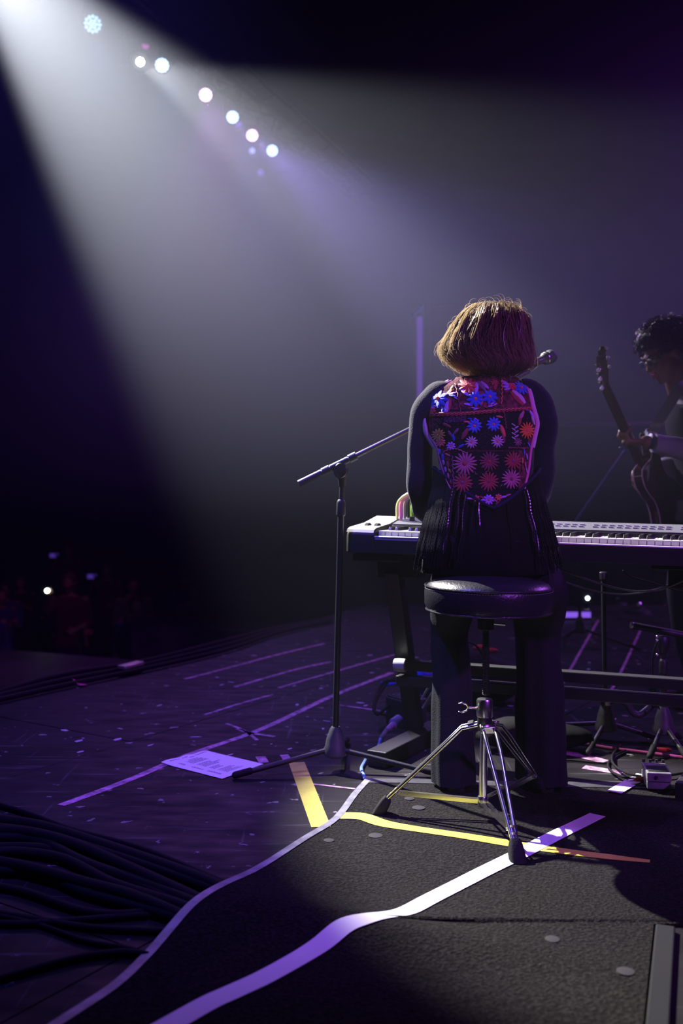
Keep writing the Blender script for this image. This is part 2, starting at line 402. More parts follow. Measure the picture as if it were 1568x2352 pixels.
# worn tape and paint on the deck, plus two patches painting lit deck: (pixels, width, label)
worn = [([(470, 1642), (545, 1618), (620, 1597)], .016, 'thin worn tape line left of the boom stand pole, middle of the open deck'),
        ([(424, 1560), (520, 1535), (640, 1503), (745, 1478)], .022, 'long worn tape line nearest the stage edge'),
        ([(540, 1578), (600, 1560), (690, 1535), (760, 1520)], .022, 'broken worn tape line between the two long ones left of the pole'),
        ([(640, 1580), (760, 1545), (905, 1504)], .018, 'worn tape line crossing behind the boom stand pole'),
        ([(140, 1850), (300, 1790), (430, 1735), (600, 1675), (760, 1600), (900, 1545)], .030, 'faint long worn tape line passing behind the setlist sheet'),
        ([(780, 1620), (840, 1628), (910, 1638)], .014, 'short worn tape right of the boom stand pole'),
        ([(598, 1738), (606, 1752)], .035, 'tiny worn tape square right of the setlist sheet'),
        ([(652, 1734), (666, 1754)], .03, 'small pinkish tape piece touching the yellow strip end'),
        ([(710, 1800), (760, 1806), (815, 1812)], .012, 'pale scraped line right of the straight yellow strip'),
        ([(545, 1674), (572, 1683), (630, 1692)], .02, 'scraped cross mark on the deck above the setlist sheet'),
        ([(520, 1662), (560, 1678), (590, 1700)], .014, 'torn tape curl on the deck above the setlist sheet'),
        ([(1290, 1572), (1330, 1501), (1374, 1424)], .014, 'worn tape line on the deck behind the short black stand'),
        ([(1396, 1600), (1432, 1530), (1474, 1440)], .014, 'worn tape line on the deck right of the short black stand'),
        ([(1290, 1727), (1330, 1735), (1390, 1750)], .05, 'painted patch of lit deck under the short black stand foot'),
        ([(1340, 1762), (1380, 1768), (1430, 1776)], .045, 'painted patch of lit deck beside the coiled black cable')]
for px, wd, lb in worn:
    seg_tape('tape_and_lit_patch', px, wd, TAPEO, lb, on=False, z=.0009)
# small debris: chips of paint and gum on deck and carpet
chips = MB()
for k in range(90):
    px, py = random.uniform(60, 1500), random.uniform(1500, 1740)
    if px < 400 and py < 1600: continue
    p = F(px, py); a = random.uniform(.005, .022); b = a * random.uniform(.2, .7); an = random.choice((R(57), R(-30), random.uniform(0, 3)))
    pts = [p + V((math.cos(an) * a * x - math.sin(an) * b * y, math.sin(an) * a * x + math.cos(an) * b * y, 0)) for x, y in ((-1, -.6), (.3, -1), (1, .2), (.2, 1), (-.8, .7))]
    chips.ring([[q + V((0, 0, .0001)) for q in pts], [q + V((0, 0, .0012)) for q in pts]])
tag(chips.build('paint_chips', mat('pale_paint', (.5, .42, .5), .7), smooth=False), 'scattered pale paint and tape flecks on the black deck', 'debris', kind='stuff')
GUM = mat('flattened_gum', (.035, .033, .035), .7)
for px, py, r_, lb in ((940, 1835, .016, 'flattened grey gum spot left of the chrome tripod'), (961, 1856, .020, 'flattened grey gum spot above the yellow tape bend'),
                       (862, 1920, .020, 'flattened grey gum spot below the yellow tape bend'), (755, 1931, .015, 'flattened grey gum spot by the carpet edge tape'),
                       (1268, 2158, .016, 'flattened grey gum spot low on the carpet right'), (1436, 2232, .018, 'pale crumpled scrap low on the carpet near its right edge')):
    p = onc(px, py); b = MB().lathe(p + V((0, 0, -.001)), [(r_, 0), (r_ * .97, .0028), (r_ * .6, .0036), (0.0001, .0038)], 14)
    tag(b.build('gum_spot', GUM), lb, 'gum')
rg = MB(); p0 = onc(1512, 2150)
_p, _q = V((cor.x + .026, cor.y, .006)), V((cor.x + .026 - .36 * (cor.y - .3), .3, .006)); _d = _q - _p
rg.box((_p + _q) / 2, (.040, _d.length, .012), Matrix.Rotation(math.atan2(_d.y, _d.x) + math.pi / 2, 3, 'Z'))
tag(rg.build('rubber_trim', mat('grey_rubber_trim', (.016, .016, .018), .8), bevel=.004), 'grey rubber strip along the right edge of the carpet', 'trim')
# dropped petal on the stage edge and cable run along it
pt = MB(); c = F(183, 1562, .03)
for sgn in (1,):
    rings = []
    for i in range(7):
        t = i / 6; wv = .03 * math.sin(math.pi * min(.97, max(.03, t))) + .001
        rings.append([c + V((t * .07 - .035, wv, .03 * (1 - t) ** 2 - .025)), c + V((t * .07 - .035, -wv, .03 * (1 - t) ** 2 - .02)), c + V((t * .07 - .035, -wv, .03 * (1 - t) ** 2 - .022)), c + V((t * .07 - .035, wv, .03 * (1 - t) ** 2 - .027))])
pt.ring(rings)
tag(pt.build('petal', mat('pink_petal', (.8, .12, .35), .5)), 'curled pink petal lying on the stage edge at left', 'petal')
for k in range(3):
    pts = catmull([F(-60, 1630 - k * 7) + V((0, 0, .02)), F(140, 1585 - k * 8) + V((0, 0, .02 + .01 * k)), F(330, 1545 - k * 9) + V((0, 0, .02)), F(520, 1500 - k * 7) + V((0, 0, .02 + .01 * k)), F(640, 1460 - k * 6) + V((0, 0, .02)), F(760, 1432 - k * 3) + V((0, 0, .02))], 8)
    tag(MB().tube(pts, .013, 8).build('edge_cable', CABLE), ('outermost', 'middle', 'innermost')[2 - k] + ' of three black cables lying along the stage edge at left', 'cable', 'cables along the stage edge')
p = F(300, 1528, .04)
tag(MB().box(p, (.16, .05, .02), Matrix.Rotation(R(63), 3, 'Z')).build('cable_clip', mat('scuffed_metal', (.5, .45, .35), .4, .6), bevel=.004), 'short pale metal plate on the stage edge cables', 'plate')

# thick cables at lower left that run under the carpet
end = [(508, 2042), (490, 2052), (470, 2066), (452, 2082), (440, 2092), (425, 2102), (470, 2070), (400, 2118), (380, 2138)]
lines = [([(-40, 1838), (60, 1868), (160, 1905), (330, 1952), (516, 2030)], .009), ([(-40, 1880), (90, 1898), (230, 1940), (380, 1990), (500, 2036)], .017),
         ([(-40, 1906), (60, 1912), (170, 1940), (300, 1996), (470, 2062)], .016), ([(-40, 1925), (80, 1930), (200, 1985), (330, 2030), (455, 2080)], .015),
         ([(-40, 1960), (50, 1958), (150, 1975), (260, 2030), (420, 2082)], .014), ([(-40, 1975), (60, 1992), (200, 2030), (310, 2060), (430, 2098)], .015),
         ([(-40, 2000), (90, 2008), (190, 2050), (300, 2080), (400, 2108)], .013), ([(-40, 2030), (60, 2050), (200, 2095), (330, 2096), (470, 2060)], .010),
         ([(-40, 2090), (80, 2112), (220, 2132), (400, 2140)], .008), ([(-40, 2120), (60, 2122), (200, 2112), (370, 2100)], .008),
         ([(-40, 2260), (80, 2225), (180, 2200), (270, 2188), (318, 2190)], .008), ([(-40, 2095), (90, 2125), (190, 2160), (290, 2178)], .006),
         ([(-40, 1895), (100, 1915), (250, 1960), (400, 2010), (490, 2044)], .012), ([(-40, 1945), (110, 1950), (240, 2000), (360, 2050), (450, 2084)], .012)]
order = sorted(range(len(lines)), key=lambda q: lines[q][0][0][1])
ORD = ['topmost', 'second', 'third', 'fourth', 'fifth', 'sixth', 'seventh', 'eighth', 'ninth', 'tenth', 'eleventh', 'twelfth', 'thirteenth', 'lowest']
for k, (px, r_) in enumerate(lines):
    pts = [F(a, b, r_ + (.012 if k in (2, 5) else 0)) for a, b in px]; d = (pts[-1] - pts[-2]).normalized(); d.z = 0
    pts[-1].z = r_; pts.append(pts[-1] + d * (.045 if r_ > .009 else .02)); pts[-1].z = .004
    rk = ORD[order.index(k)]; lb = '%s black cable, %s along the left border of the photo' % ('thick' if r_ > .009 else 'thin', rk if rk in ('topmost', 'lowest') else rk + ' from the top')
    tag(MB().tube(catmull(pts, 8), r_, 10).build('stage_cable', CABLE), lb, 'cable', 'thick cables of the lower left bundle' if r_ > .009 else 'thin cables beside the lower left bundle')

# setlist sheet
c4 = [F(370, 1754), F(475, 1726), F(605, 1756), F(510, 1790)]
pp = thing('paper_sheet', tuple(sum(c4, V((0, 0, 0))) / 4), 'white setlist sheet with printed lines lying on the deck', 'paper')
sh = MB(); nn = 10
def pz(u, v_): return .0022 + .0035 * (1 - u) ** 6 * abs(math.sin(v_ * 9)) + .004 * max(0, (1 - u) - .85) * (1 - v_) * 6
def sp(u, v_, dz=0): 
    q = c4[0] * (1 - u) * (1 - v_) + c4[1] * (1 - u) * v_ + c4[2] * u * v_ + c4[3] * u * (1 - v_)
    return V((q.x, q.y, pz(u, v_) + dz))
vs_ = []; fs = []
for i in range(nn + 1):
    for j in range(nn + 1): vs_.append(sp(i / nn, j / nn))
for i in range(nn + 1):
    for j in range(nn + 1): vs_.append(sp(i / nn, j / nn, -.0006))
M_ = (nn + 1) ** 2
for i in range(nn):
    for j in range(nn):
        a = i * (nn + 1) + j; fs += [(a, a + 1, a + nn + 2, a + nn + 1), (a + M_, a + nn + 1 + M_, a + nn + 2 + M_, a + 1 + M_)]
sh.add(vs_, fs); sh.build('sheet', PAPER, pp)
ink = MB(); rr = random.Random(3)
lines_ = [(.05, .12, .50), (.05, .66, .93), (.09, .5, .6)] + [(.16 + .033 * k, .30, .30 + rr.uniform(.25, .42)) for k in range(5)] + [(.37 + .033 * k, .30, .30 + rr.uniform(.28, .45)) for k in range(5)] + [(.58 + .033 * k, .30, .30 + rr.uniform(.16, .24)) for k in range(3)] + [(.72 + .033 * k, .30, .30 + rr.uniform(.2, .42)) for k in range(5)]
lines_ += [(.18 + k * .028, .14, .18) for k in range(4)] + [(.40 + k * .028, .14, .18) for k in range(7)] + [(.66 + k * .028, .14, .19) for k in range(8)]
for u, a, b in lines_:
    x = a
    while x < b:
        w_ = rr.uniform(.012, .05); w_ = min(w_, b - x + .004)
        ink.add([sp(u, x, .0005), sp(u, x + w_, .0005), sp(u + .012, x + w_, .0005), sp(u + .012, x, .0005)], [(0, 1, 2, 3)]); x += w_ + .010
tag(ink.build('printed_lines', INK, pp), kind='stuff')
# ------------------------------------------------------------------ lights that can be seen
def rot_to(d, up=V((0, 0, 1))):                       # matrix whose Z column is d
    s, t = frame(V(d), up); return Matrix((s, t, V(d).normalized())).transposed()
LENSD = mat('lens_dark', (.02, .02, .03), .15, coat=.5)
def ledm(k):
    c = [(.30, .55, 1.0), (.95, .45, 1.0), (.35, .60, 1.0)][k]
    return mat('led_glow_' + ('blue', 'pink', 'sky')[k], c, .4, emit=c, estr=(2.2, 9, 7)[k])
# truss carrying the lamps
T0, T1 = V((-3.50, 6.5, 5.85)), V((.42, 17.0, 5.85)); tdir = (T1 - T0).normalized(); tn = V((-tdir.y, tdir.x, 0))
tr = thing('lighting_truss', tuple(T0), 'dark box truss carrying the row of lamps', 'truss')
for a, b in ((-.15, 0), (.15, 0), (-.15, .3), (.15, .3)):
    MB().tube([T0 + tn * a + V((0, 0, b)), T1 + tn * a + V((0, 0, b))], .025, 8).build('chord', mat('matt_black_truss', (.004, .004, .004), .9), tr)
n_ = 22
for k in range(n_):
    p, q = T0.lerp(T1, k / n_), T0.lerp(T1, (k + 1) / n_); s = 1 if k % 2 else -1
    b = MB(); b.tube([p + tn * .15 * s, q - tn * .15 * s], .012, 6); b.tube([p + tn * .15, q + tn * .15 + V((0, 0, .3))], .012, 6); b.tube([p - tn * .15, q - tn * .15 + V((0, 0, .3))], .012, 6)
    b.build('brace', mat('matt_black_truss', (.004, .004, .004), .9), tr)
def chord_near(p):                                    # the nearest point on the lower chords
    best = None
    for a in (-.15, .15):
        q = T0 + tn * a; t = (p - q).dot(tdir); c = q + tdir * max(0, min((T1 - T0).length, t))
        if best is None or (c - p).length < (best - p).length: best = c
    return best
def par_can(pos, kind, label, aim, k_=1.0):
    aim = (V(aim) - pos).normalized(); q = rot_to(aim)
    t = thing('led_par', tuple(pos), label, 'stage light', 'LED pars in a row on the truss')
    MB().lathe(pos - aim * .22, [(r0 * k_, h0) for r0, h0 in ((.045, 0), (.085, .03), (.10, .08), (.105, .235), (.112, .24), (.112, .25), (.098, .25), (.096, .225), (.0001, .222))], 28, aim).build('body', BLACKM, t)
    MB().lathe(pos - aim * .006, [(.095 * k_, 0), (.095 * k_, .004), (.0001, .005)], 28, aim).build('lens', LENSD, t)
    for r_, n_ in ((.0001, 1), (.036 * k_, 6), (.071 * k_, 12)):
        for k in range(n_):
            a = 2 * math.pi * k / n_; c = pos + q @ V((math.cos(a) * r_, math.sin(a) * r_, .002))
            MB().lathe(c, [(.0135 * k_, 0), (.0135 * k_, .004), (.009 * k_, .008), (.0001, .010)], 10, aim).build('led', ledm(kind), t)
    yk = MB(); s = q @ V((1, 0, 0)); 
    side = V((aim.y, -aim.x, 0)).normalized(); b = pos - aim * .1
    yk.tube([b - side * .115, b - side * .125 + V((0, 0, .08)), b - side * .10 + V((0, 0, .20)), b + side * .10 + V((0, 0, .20)), b + side * .125 + V((0, 0, .08)), b + side * .115], .012, 8)
    yk.tube([b + V((0, 0, .20)), chord_near(b + V((0, 0, .20)))], .016, 8)
    yk.build('yoke', BLACKM, t)
    return t
plabels = ['blue LED par nearest on the truss, at the very top left', 'blue LED par just right of the white moving head', 'pinkish white LED par third along the truss',
           'blue-white LED par fourth along the truss', 'pinkish LED par second from the far end of the truss', 'blue-white LED par at the far lower end of the truss']
tz = P(*PARS[0]).z + .34
for i, (a, b, D) in enumerate(PARS):
    pos = P(a, b, D); par_can(pos, (0, 2, 1, 2, 1, 2)[i], plabels[i], V((0.0, 1.5, .9)), (.95, .80, .80, .80, .80, .80)[i])
def moving_head(pos, aim, label, glow):
    aim = V(aim).normalized(); t = thing('moving_head', tuple(pos), label, 'stage light')
    MB().lathe(pos - aim * .34, [(.06, 0), (.11, .03), (.12, .14), (.10, .22), (.105, .33), (.10, .34), (.088, .34), (.085, .325), (.0001, .322)], 26, aim).build('head', BLACKP, t)
    MB().lathe(pos - aim * .012, [(.036, 0), (.036, .014), (.0001, .018)], 26, aim).build('lens', mat('white_lamp_glow', (1, 1, 1), .3, emit=(.95, .97, 1), estr=60) if glow else LENSD, t)
    side = V((aim.y, -aim.x, 0)).normalized(); b = pos - aim * .18; yk = MB()
    for s in (-1, 1): yk.box(b + side * s * .15 + V((0, 0, .10)), (.04, .09, .30), rot_to((0, 0, 1), side))
    yk.box(b + V((0, 0, .26)), (.30, .14, .05), Matrix.Rotation(math.atan2(side.y, side.x), 3, 'Z')); yk.build('yoke', BLACKP, t)
    MB().tube([b + V((0, 0, .33)), chord_near(b + V((0, 0, .36)))], .018, 8).build('clamp', BLACKM, t)
    MB().box(b + V((0, 0, .33)), (.30, .22, .10), Matrix.Rotation(math.atan2(side.y, side.x), 3, 'Z')).build('base', BLACKP, t, bevel=.01)
    return t
moving_head(BEAM2 - V((0, 0, 0)), V((0, 0, CH)) - BEAM2 + V((.9, 0, .6)), 'white moving head throwing the small bright beam among the pars', True)
# keep the visible lamp out of the way of its own light
moving_head(BEAM1 + (BEAM1 - BEAM1_AT).normalized() * .03, BEAM1_AT - BEAM1, 'moving head above the frame that throws the big white beam', False)
for k, (px, py, D, c, lb) in enumerate([(579, 346, 14.5, 0, 'small dim blue lamp below the far pars'), (598, 396, 15.5, 1, 'small dim violet lamp, lowest in the lamp row'), (547, 285, 13.5, 1, 'small dim violet lamp beside the fourth par'), (335, 103, 11.0, 2, 'small dim pink lamp above the white moving head')]):
    p = P(px, py, D); em = mat('dim_glow_%s' % ('blue', 'violet', 'pink')[c], (.3, .3, 1), .4, emit=[(.35, .4, 1), (.25, .12, 1), (.8, .1, .8)][c], estr=[1.0, .5, .5][c])
    t = thing('indicator_lamp', tuple(p), lb, 'lamp')
    MB().lathe(p + V((0, .12, 0)), [(.03, 0), (.055, .04), (.06, .12), (.05, .12), (.0001, .1)], 16, V((0, -1, 0))).build('housing', BLACKP, t)
    MB().ell(p + V((0, .01, 0)), (.05, .02, .05), 12).build('lens', em, t)
    MB().tube([p + V((0, .08, .04)), chord_near(p)], .010, 6).build('drop_rod', BLACKM, t)

# ------------------------------------------------------------------ far stage
def cabinet(name, c, size, rotz, label, m_, cat='cabinet', grill=False):
    t = thing(name, (c[0], c[1], 0), label, cat); q = Matrix.Rotation(R(rotz), 3, 'Z')
    MB().box(V(c) + V((0, 0, 0)), size, q).build('body', m_, t, bevel=.02)
    n2 = 3 if size[2] > 1 else 1
    for k in range(n2):
        hh = size[2] / n2; z = c[2] - size[2] / 2 + hh * (k + .5)
        f = q @ V((0, -size[1] / 2 - .012, 0))
        MB().box(V((c[0], c[1], z)) + f, (size[0] * .86, .02, hh * .86), q).build('front_panel', mat('grille_cloth', (.03, .03, .035), .8, bump=.5, bscale=60), t, bevel=.006)
    for sx in (-1, 1):
        for sy in (-1, 1):
            MB().box(V((c[0], c[1], c[2])) + q @ V((sx * size[0] * .49, sy * size[1] * .49, 0)), (.05, .05, size[2] * 1.005), q).build('edge_profile', STEEL if False else mat('dark_profile', (.08, .08, .09), .4, .6), t, bevel=.005)
    return t
tw = cabinet('speaker_tower', (1.02, 9.2, 1.3), (.62, .6, 2.6), 8, 'tall dark speaker tower behind the keyboardist', mat('dark_violet_case', (.05, .045, .06), .6))
lt = thing('lit_tower_edge', (.69, 8.8, .6), 'slim upright strip left of the speaker tower, violet light painted as glow', 'lit edge')
za, zb = P(961, 1010, 8.8).z, P(961, 728, 8.8).z
MB().tube([(.69, 8.8, za), (.69, 8.8, zb)], .024, 12).build('tube', mat('violet_edge_glow', (.2, .1, .6), .4, emit=(.32, .12, 1), estr=.22), lt)  # emission stands in for violet light caught on the tower's edge
MB().box((.69, 8.84, (za + zb) / 2), (.05, .03, zb - za + .06)).build('channel', BLACKM, lt, bevel=.004)
MB().tube([(.69, 8.86, 0), (.69, 8.86, za)], .018, 8).build('pole', BLACKM, lt)
MB().lathe((.69, 8.86, 0), [(.16, 0), (.16, .012), (.02, .03), (.0001, .03)], 20).build('foot_plate', BLACKM, lt)
cabinet('flight_case', (2.2, 8.6, .75), (1.0, .7, 1.5), -10, 'large dark case at the back of the stage between keyboardist and guitarist', mat('dark_violet_case', (.05, .045, .06), .6), 'case')
cabinet('flight_case', (3.7, 9.2, .95), (1.1, .7, 1.9), 5, 'tall dark case at the back of the stage behind the guitarist', mat('dark_violet_case', (.05, .045, .06), .6), 'case')
b = F(1310, 1423); bt = thing('lit_case_edge', (b.x, b.y, 0), 'low flat case edge at the back, violet light painted as glow', 'lit edge')
MB().box((b.x - .02, b.y + .03, .035), (.34, .06, .07)).build('housing', BLACKM, bt, bevel=.006)
MB().box((b.x - .02, b.y - .004, .035), (.33, .006, .04)).build('glow_strip', mat('violet_strip_glow', (.3, .2, 1), .4, emit=(.30, .13, 1), estr=.8), bt, bevel=.002)  # glow stands in for violet light on a flat case edge
p = P(1349, 1374, 7.49); ft = thing('floor_lamp', (p.x, p.y, 0), 'small white lamp on a low black bracket at the back of the floor', 'lamp')
MB().ell(p, (.014, .010, .014), 12).build('bulb', mat('white_bulb_glow', (1, 1, 1), .3, emit=(.8, .95, 1), estr=7), ft)
MB().box(p + V((0, .03, -.005)), (.09, .05, .09)).build('housing', BLACKM, ft, bevel=.006)
MB().tube([p + V((0, .03, -.04)), V((p.x, p.y + .03, 0))], .012, 8).build('bracket', BLACKM, ft)
for px, py, D, lb in ((1467, 1392, 7.6, 'small purple-lit ball mount at the back right, low to the floor'), (1418, 1378, 8.2, 'second small dim mount at the back, left of the purple-lit ball')):
    p = P(px, py, D); t = thing('ball_mount', (p.x, p.y, 0), lb, 'mount')
    MB().ell(p, (.03, .03, .035), 12).build('ball', CHROME, t); MB().tube([p, V((p.x, p.y, .01))], .012, 8).build('stem', BLACKM, t); MB().lathe(V((p.x, p.y, 0)), [(.10, 0), (.09, .02), (.02, .04), (.0001, .04)], 16).build('base', BLACKM, t)

# ------------------------------------------------------------------ keyboard
TH = math.atan2(-.375, .927)
O = P(792, 1268, 3.385)
kb = thing('electric_piano', tuple(O), 'long black and white stage keyboard in front of the seated player', 'keyboard')
kb.rotation_euler = (0, R(.9), TH)
Lk, Dp, Hk = 1.33, .32, .083
b = MB()
# body: side profile swept along x; the front is low with the keys, the back panel rises
prof = [(0, 0), (0, .046), (.004, .052), (.018, .053), (.022, .050), (.165, .052), (.168, .088), (.30, .112), (.32, .108), (.32, .01), (.31, 0)]
b.ring([[V((x, y, z)) for y, z in prof] for x in (.105, Lk - .06)])
b.build('body', mat('piano_black_body', (.012, .012, .014), .5, bump=.1), kb, local=True, smooth=False, bevel=.002)
for x0, x1, nm in ((0, .105, 0), (Lk - .06, Lk, 1)):
    pr = [(0, 0), (0, .062), (.01, .076), (.03, .082), (.168, .092), (.30, .113), (.32, .108), (.32, .01), (.31, 0)]
    MB().ring([[V((x, y + (.012 if e else 0), z - (.006 if e and z > .01 else 0))) for y, z in pr] for x, e in ((x0, nm == 0), (x0 + .012, 0), (x1 - .012, 0), (x1, nm == 1))]).build('end_cheek', mat('black_cheek', (.014, .014, .016), .5), kb, local=True, bevel=.003)
    MB().ring([[V((x, y, z + dz)) for y, z, dz in ((.004, .068, .0), (.010, .0765, 0), (.03, .0825, 0), (.168, .0925, 0), (.30, .1135, 0), (.30, .1135, .0022), (.168, .0925, .0022), (.03, .0825, .0022), (.009, .0765, .0022), (.002, .068, .001))] for x in (x0 + .004, x1 - .004)]).build('lit_cheek_top', mat('painted_lit_cheek', (.45, .45, .47), .4), kb, local=True, smooth=False)  # pale cap paints white light on the dark cheek's top
MB().box((Lk / 2 + .02, .010, .0555), (Lk - .165, .016, .005)).build('key_slip', mat('pale_key_slip', (.85, .85, .86), .4), kb, local=True, bevel=.0015)
panel = MB().ring([[V((x, y, z)) for y, z in ((.172, .0905), (.172, .0935), (.296, .1145), (.296, .1115))] for x in (.11, Lk - .07)])
panel.build('control_panel', mat('grey_panel', (.10, .10, .12), .5), kb, local=True, smooth=False)
IV = mat('ivory_key', (.46, .44, .44), .35); EB = mat('ebony_key', (.02, .02, .02), .3)
kw = .0235; x = .112; nk = 49; wk = None; bk = None
for k in range(nk):
    xc = x + kw * (k + .5)
    if wk is None:
        bb = MB(); bb.box((0, .022 + .07, .064), (kw - .0016, .14, .022)); wk = bb.build('white_key', IV, kb, local=True, smooth=False, bevel=.0012); o = wk
    else: o = wk.copy(); COL.objects.link(o)
    o.location = (xc, 0, 0)
    if k % 7 not in (2, 6):
        if bk is None:
            bb = MB(); bb.ring([[V((a, .068, .073)), V((-a, .068, .073)), V((-a * .8, .078, .0865)), V((a * .8, .078, .0865))] if e == 0 else [V((a, .163, .073)), V((-a, .163, .073)), V((-a * .8, .163, .0865)), V((a * .8, .163, .0865))] for e, a in ((0, .0055), (1, .0055))])
            bk = bb.build('black_key', EB, kb, local=True, smooth=False, bevel=.001); o = bk
        else: o = bk.copy(); COL.objects.link(o)
        o.location = (xc + kw / 2, 0, 0)
def panel_z(y): return .0935 + (y - .172) * (.021 / .124)
btn = None
for k in range(58):
    col, row = k % 29, k // 29
    xx = .50 + col * .0255 + (.02 if col > 10 else 0) + (.02 if col > 20 else 0); yy = .215 + row * .03
    if xx > Lk - .1: continue
    if btn is None: btn = MB().box((0, 0, .002), (.015, .010, .005)).build('button', mat('pale_button', (.36, .36, .39), .4), kb, local=True, smooth=False, bevel=.0008); o = btn
    else: o = btn.copy(); COL.objects.link(o)
    o.location = (xx, yy, panel_z(yy))
for k in range(5):
    yy = .24; xx = .16 + k * .045
    MB().lathe((xx, yy, panel_z(yy)), [(.010, 0), (.009, .012), (.006, .014), (.0001, .014)], 14).build('control_knob', BLACKP, kb, local=True)
MB().box((.42, .235, panel_z(.235)), (.10, .04, .002)).build('display', mat('display_glass', (.03, .04, .05), .1), kb, local=True, smooth=False)
for k in range(2):
    MB().ring([[V((.045 + .035 * k + a, .10 + .028 * math.cos(t), .070 + .028 * math.sin(t))) for t in [2 * math.pi * j / 20 for j in range(20)]] for a in (-.007, .007)]).build('pitch_wheel', RUBBER, kb, local=True, bevel=.001)
Mk = Matrix.Translation(O) @ kb.rotation_euler.to_matrix().to_4x4()
def K(x, y, z): return Mk @ V((x, y, z))

# keyboard stand
ks = thing('keyboard_stand', tuple(F(905, 1740)), 'heavy black keyboard stand with box feet and twin cross bars', 'stand')
def boxbar(p, q, w_, h_, up=V((0, 0, 1))):
    p, q = V(p), V(q); d = q - p; s, t = frame(d, up); m = Matrix((s, d.normalized(), t)).transposed()
    return (p + q) / 2, (w_, d.length, h_), m
def bar(name, p, q, w_, h_, m_=BLACKM, parent=ks, up=V((0, 0, 1)), bev=.004):
    return MB().box(*boxbar(p, q, w_, h_, up)).build(name, m_, parent, smooth=False, bevel=bev)
vdir = V((.375, .927, 0)); udir = V((.927, -.375, 0))
for e in (0, 1):
    off = udir * e * 1.0
    f0 = F(864, 1764, 0) + off; f1 = f0 + V((.50, .866, 0)) * .50
    bar('foot', f0 + V((0, 0, .029)), f1 + V((0, 0, .029)), .075, .055)
    top = P(903, 1308, 3.50) + off; bot = P(953, 1672, 3.72) + off
    bar('upright', V((bot.x, bot.y, .05)), top, .055, .06)
    arm0 = K(.10, .03, -.017) + udir * e * .98; arm1 = K(.10, .30, -.017) + udir * e * .98
    bar('support_arm', arm0, arm1, .17, .026)
    bar('arm_block', K(.13, .17, -.065) + udir * e * .98 , K(.13, .26, -.065) + udir * e * .98, .15, .065)
for z0, z1, y0 in ((1515, 1560, 0), (1552, 1592, 1)):
    a = P(925, 1526 if not y0 else 1562, 3.56); b_ = a + udir * 1.12; 
    bar('cross_bar', a - udir * .02, b_, .045, .036)
MB().lathe(P(922, 1528, 3.54) - udir * .03, [(.0001, 0), (.022, .004), (.024, .02), (.024, .045)], 16, udir).build('end_knob', mat('pale_knob', (.5, .5, .52), .4), ks)

# effects box with bundled leads on the left end of the keyboard
bxp = K(.20, .34, .10)
hb = thing('cable_bundle', tuple(K(.28, .245, .105)), 'looped bundle of green, pink and grey leads on the left end of the keyboard', 'cables')
cols = [mat('lime_lead', (.45, .85, .15), .4), mat('pink_lead', (.85, .25, .55), .4), mat('grey_lead', (.35, .35, .38), .4), mat('black_lead', (.02, .02, .02), .4), mat('yellow_lead', (.75, .78, .25), .4)]
rr = random.Random(5)
for k in range(9):
    yy = .235 + .012 * k; x0 = .105 + .010 * k; h_ = .135 + .008 * (k % 4) - (.05 if k > 4 else 0) * (k - 4) / 4
    zz = panel_z(min(yy, .296)) if yy < .296 else .112
    pts = catmull([K(x0, min(yy, .295), panel_z(min(yy, .29)) + .002), K(x0 + .004, yy, .112 + h_ * .42), K(x0 + .05, yy, .112 + h_ * .68), K(x0 + .11, yy + .005, .112 + h_ * .72 - .006 * k), K(x0 + .20, yy, .112 + h_ * .60), K(x0 + .28, min(yy, .295), panel_z(min(yy, .29)) + .004)], 7)
    MB().tube(pts, .0050 if k != 1 else .007, 8).build('lead', cols[(4, 1, 2, 3, 0, 3, 2, 0, 3)[k]], hb)
    for j in (12, 17, 22):
        if (k + j) % 2: MB().tube(pts[j:j + 3], .0075, 8, round_ends=True).build('cable_tie', cols[(0, 1, 2, 0)[(k + j) % 4]], hb)

# ------------------------------------------------------------------ boom stand with vocal mic
def tripod_stand(name, base, legs, hub_z, pole_top, label, r_=.0105, r2=.0085, mid=None, hubc=True):
    t = thing(name, (base.x, base.y, 0), label, 'microphone stand')
    top = V(pole_top); hub = base.lerp(V((base.x, base.y, 0)), 0); d = (top - V((base.x, base.y, 0))).normalized()
    hb_ = V((base.x, base.y, 0)) + d * hub_z
    MB().lathe(hb_ - d * .022, [(.030, 0), (.040, .006), (.040, .022), (.034, .035), (.030, .060), (.019, .092), (.014, .10), (.0001, .10)], 20, d).build('hub', mat('worn_black_casting', (.05, .05, .05), .5, noise=20), t)
    for L in legs:
        L = V(L); a = hb_ + (V((L.x, L.y, 0)) - V((hb_.x, hb_.y, 0))).normalized() * .03
        b = MB(); b.tube([a, L + V((0, 0, .011))], .0085, 10); b.build('leg', BLACKM, t)
        dl = (L + V((0, 0, .011)) - a).normalized()
        MB().tube([L + V((0, 0, .0125)) - dl * .05, L + V((0, 0, .0125))], .0115, 10, round_ends=True).build('rubber_foot', RUBBER, t)
    m_ = V(mid) if mid else hb_.lerp(top, .6)
    MB().tube([hb_, m_], r_, 12).build('lower_pole', BLACKM, t)
    MB().tube([m_, top], r2, 12).build('upper_pole', BLACKM, t)
    MB().lathe(m_ - d * .03, [(.0115, 0), (.0155, .004), (.0155, .045), (.013, .052), (.010, .056)], 16, d).build('clutch', BLACKP, t)
    return t, hb_, top, d
DM = 3.36
base = F(768, 1756); base = V((base.x, DM, 0))
ms_, hb_, top, dd = tripod_stand('boom_stand', base, [F(540, 1789, .0), F(1008, 1786, .0), V((.02, 3.72, 0))], P(768, 1722, DM).z, P(786, 1096, DM), 'black boom microphone stand left of the player on the open deck', mid=P(783, 1165, DM))
j0, j1 = P(686, 1111, DM - .02), P(1213, 853, DM - .02 + .05)
bd = (j1 - j0).normalized()
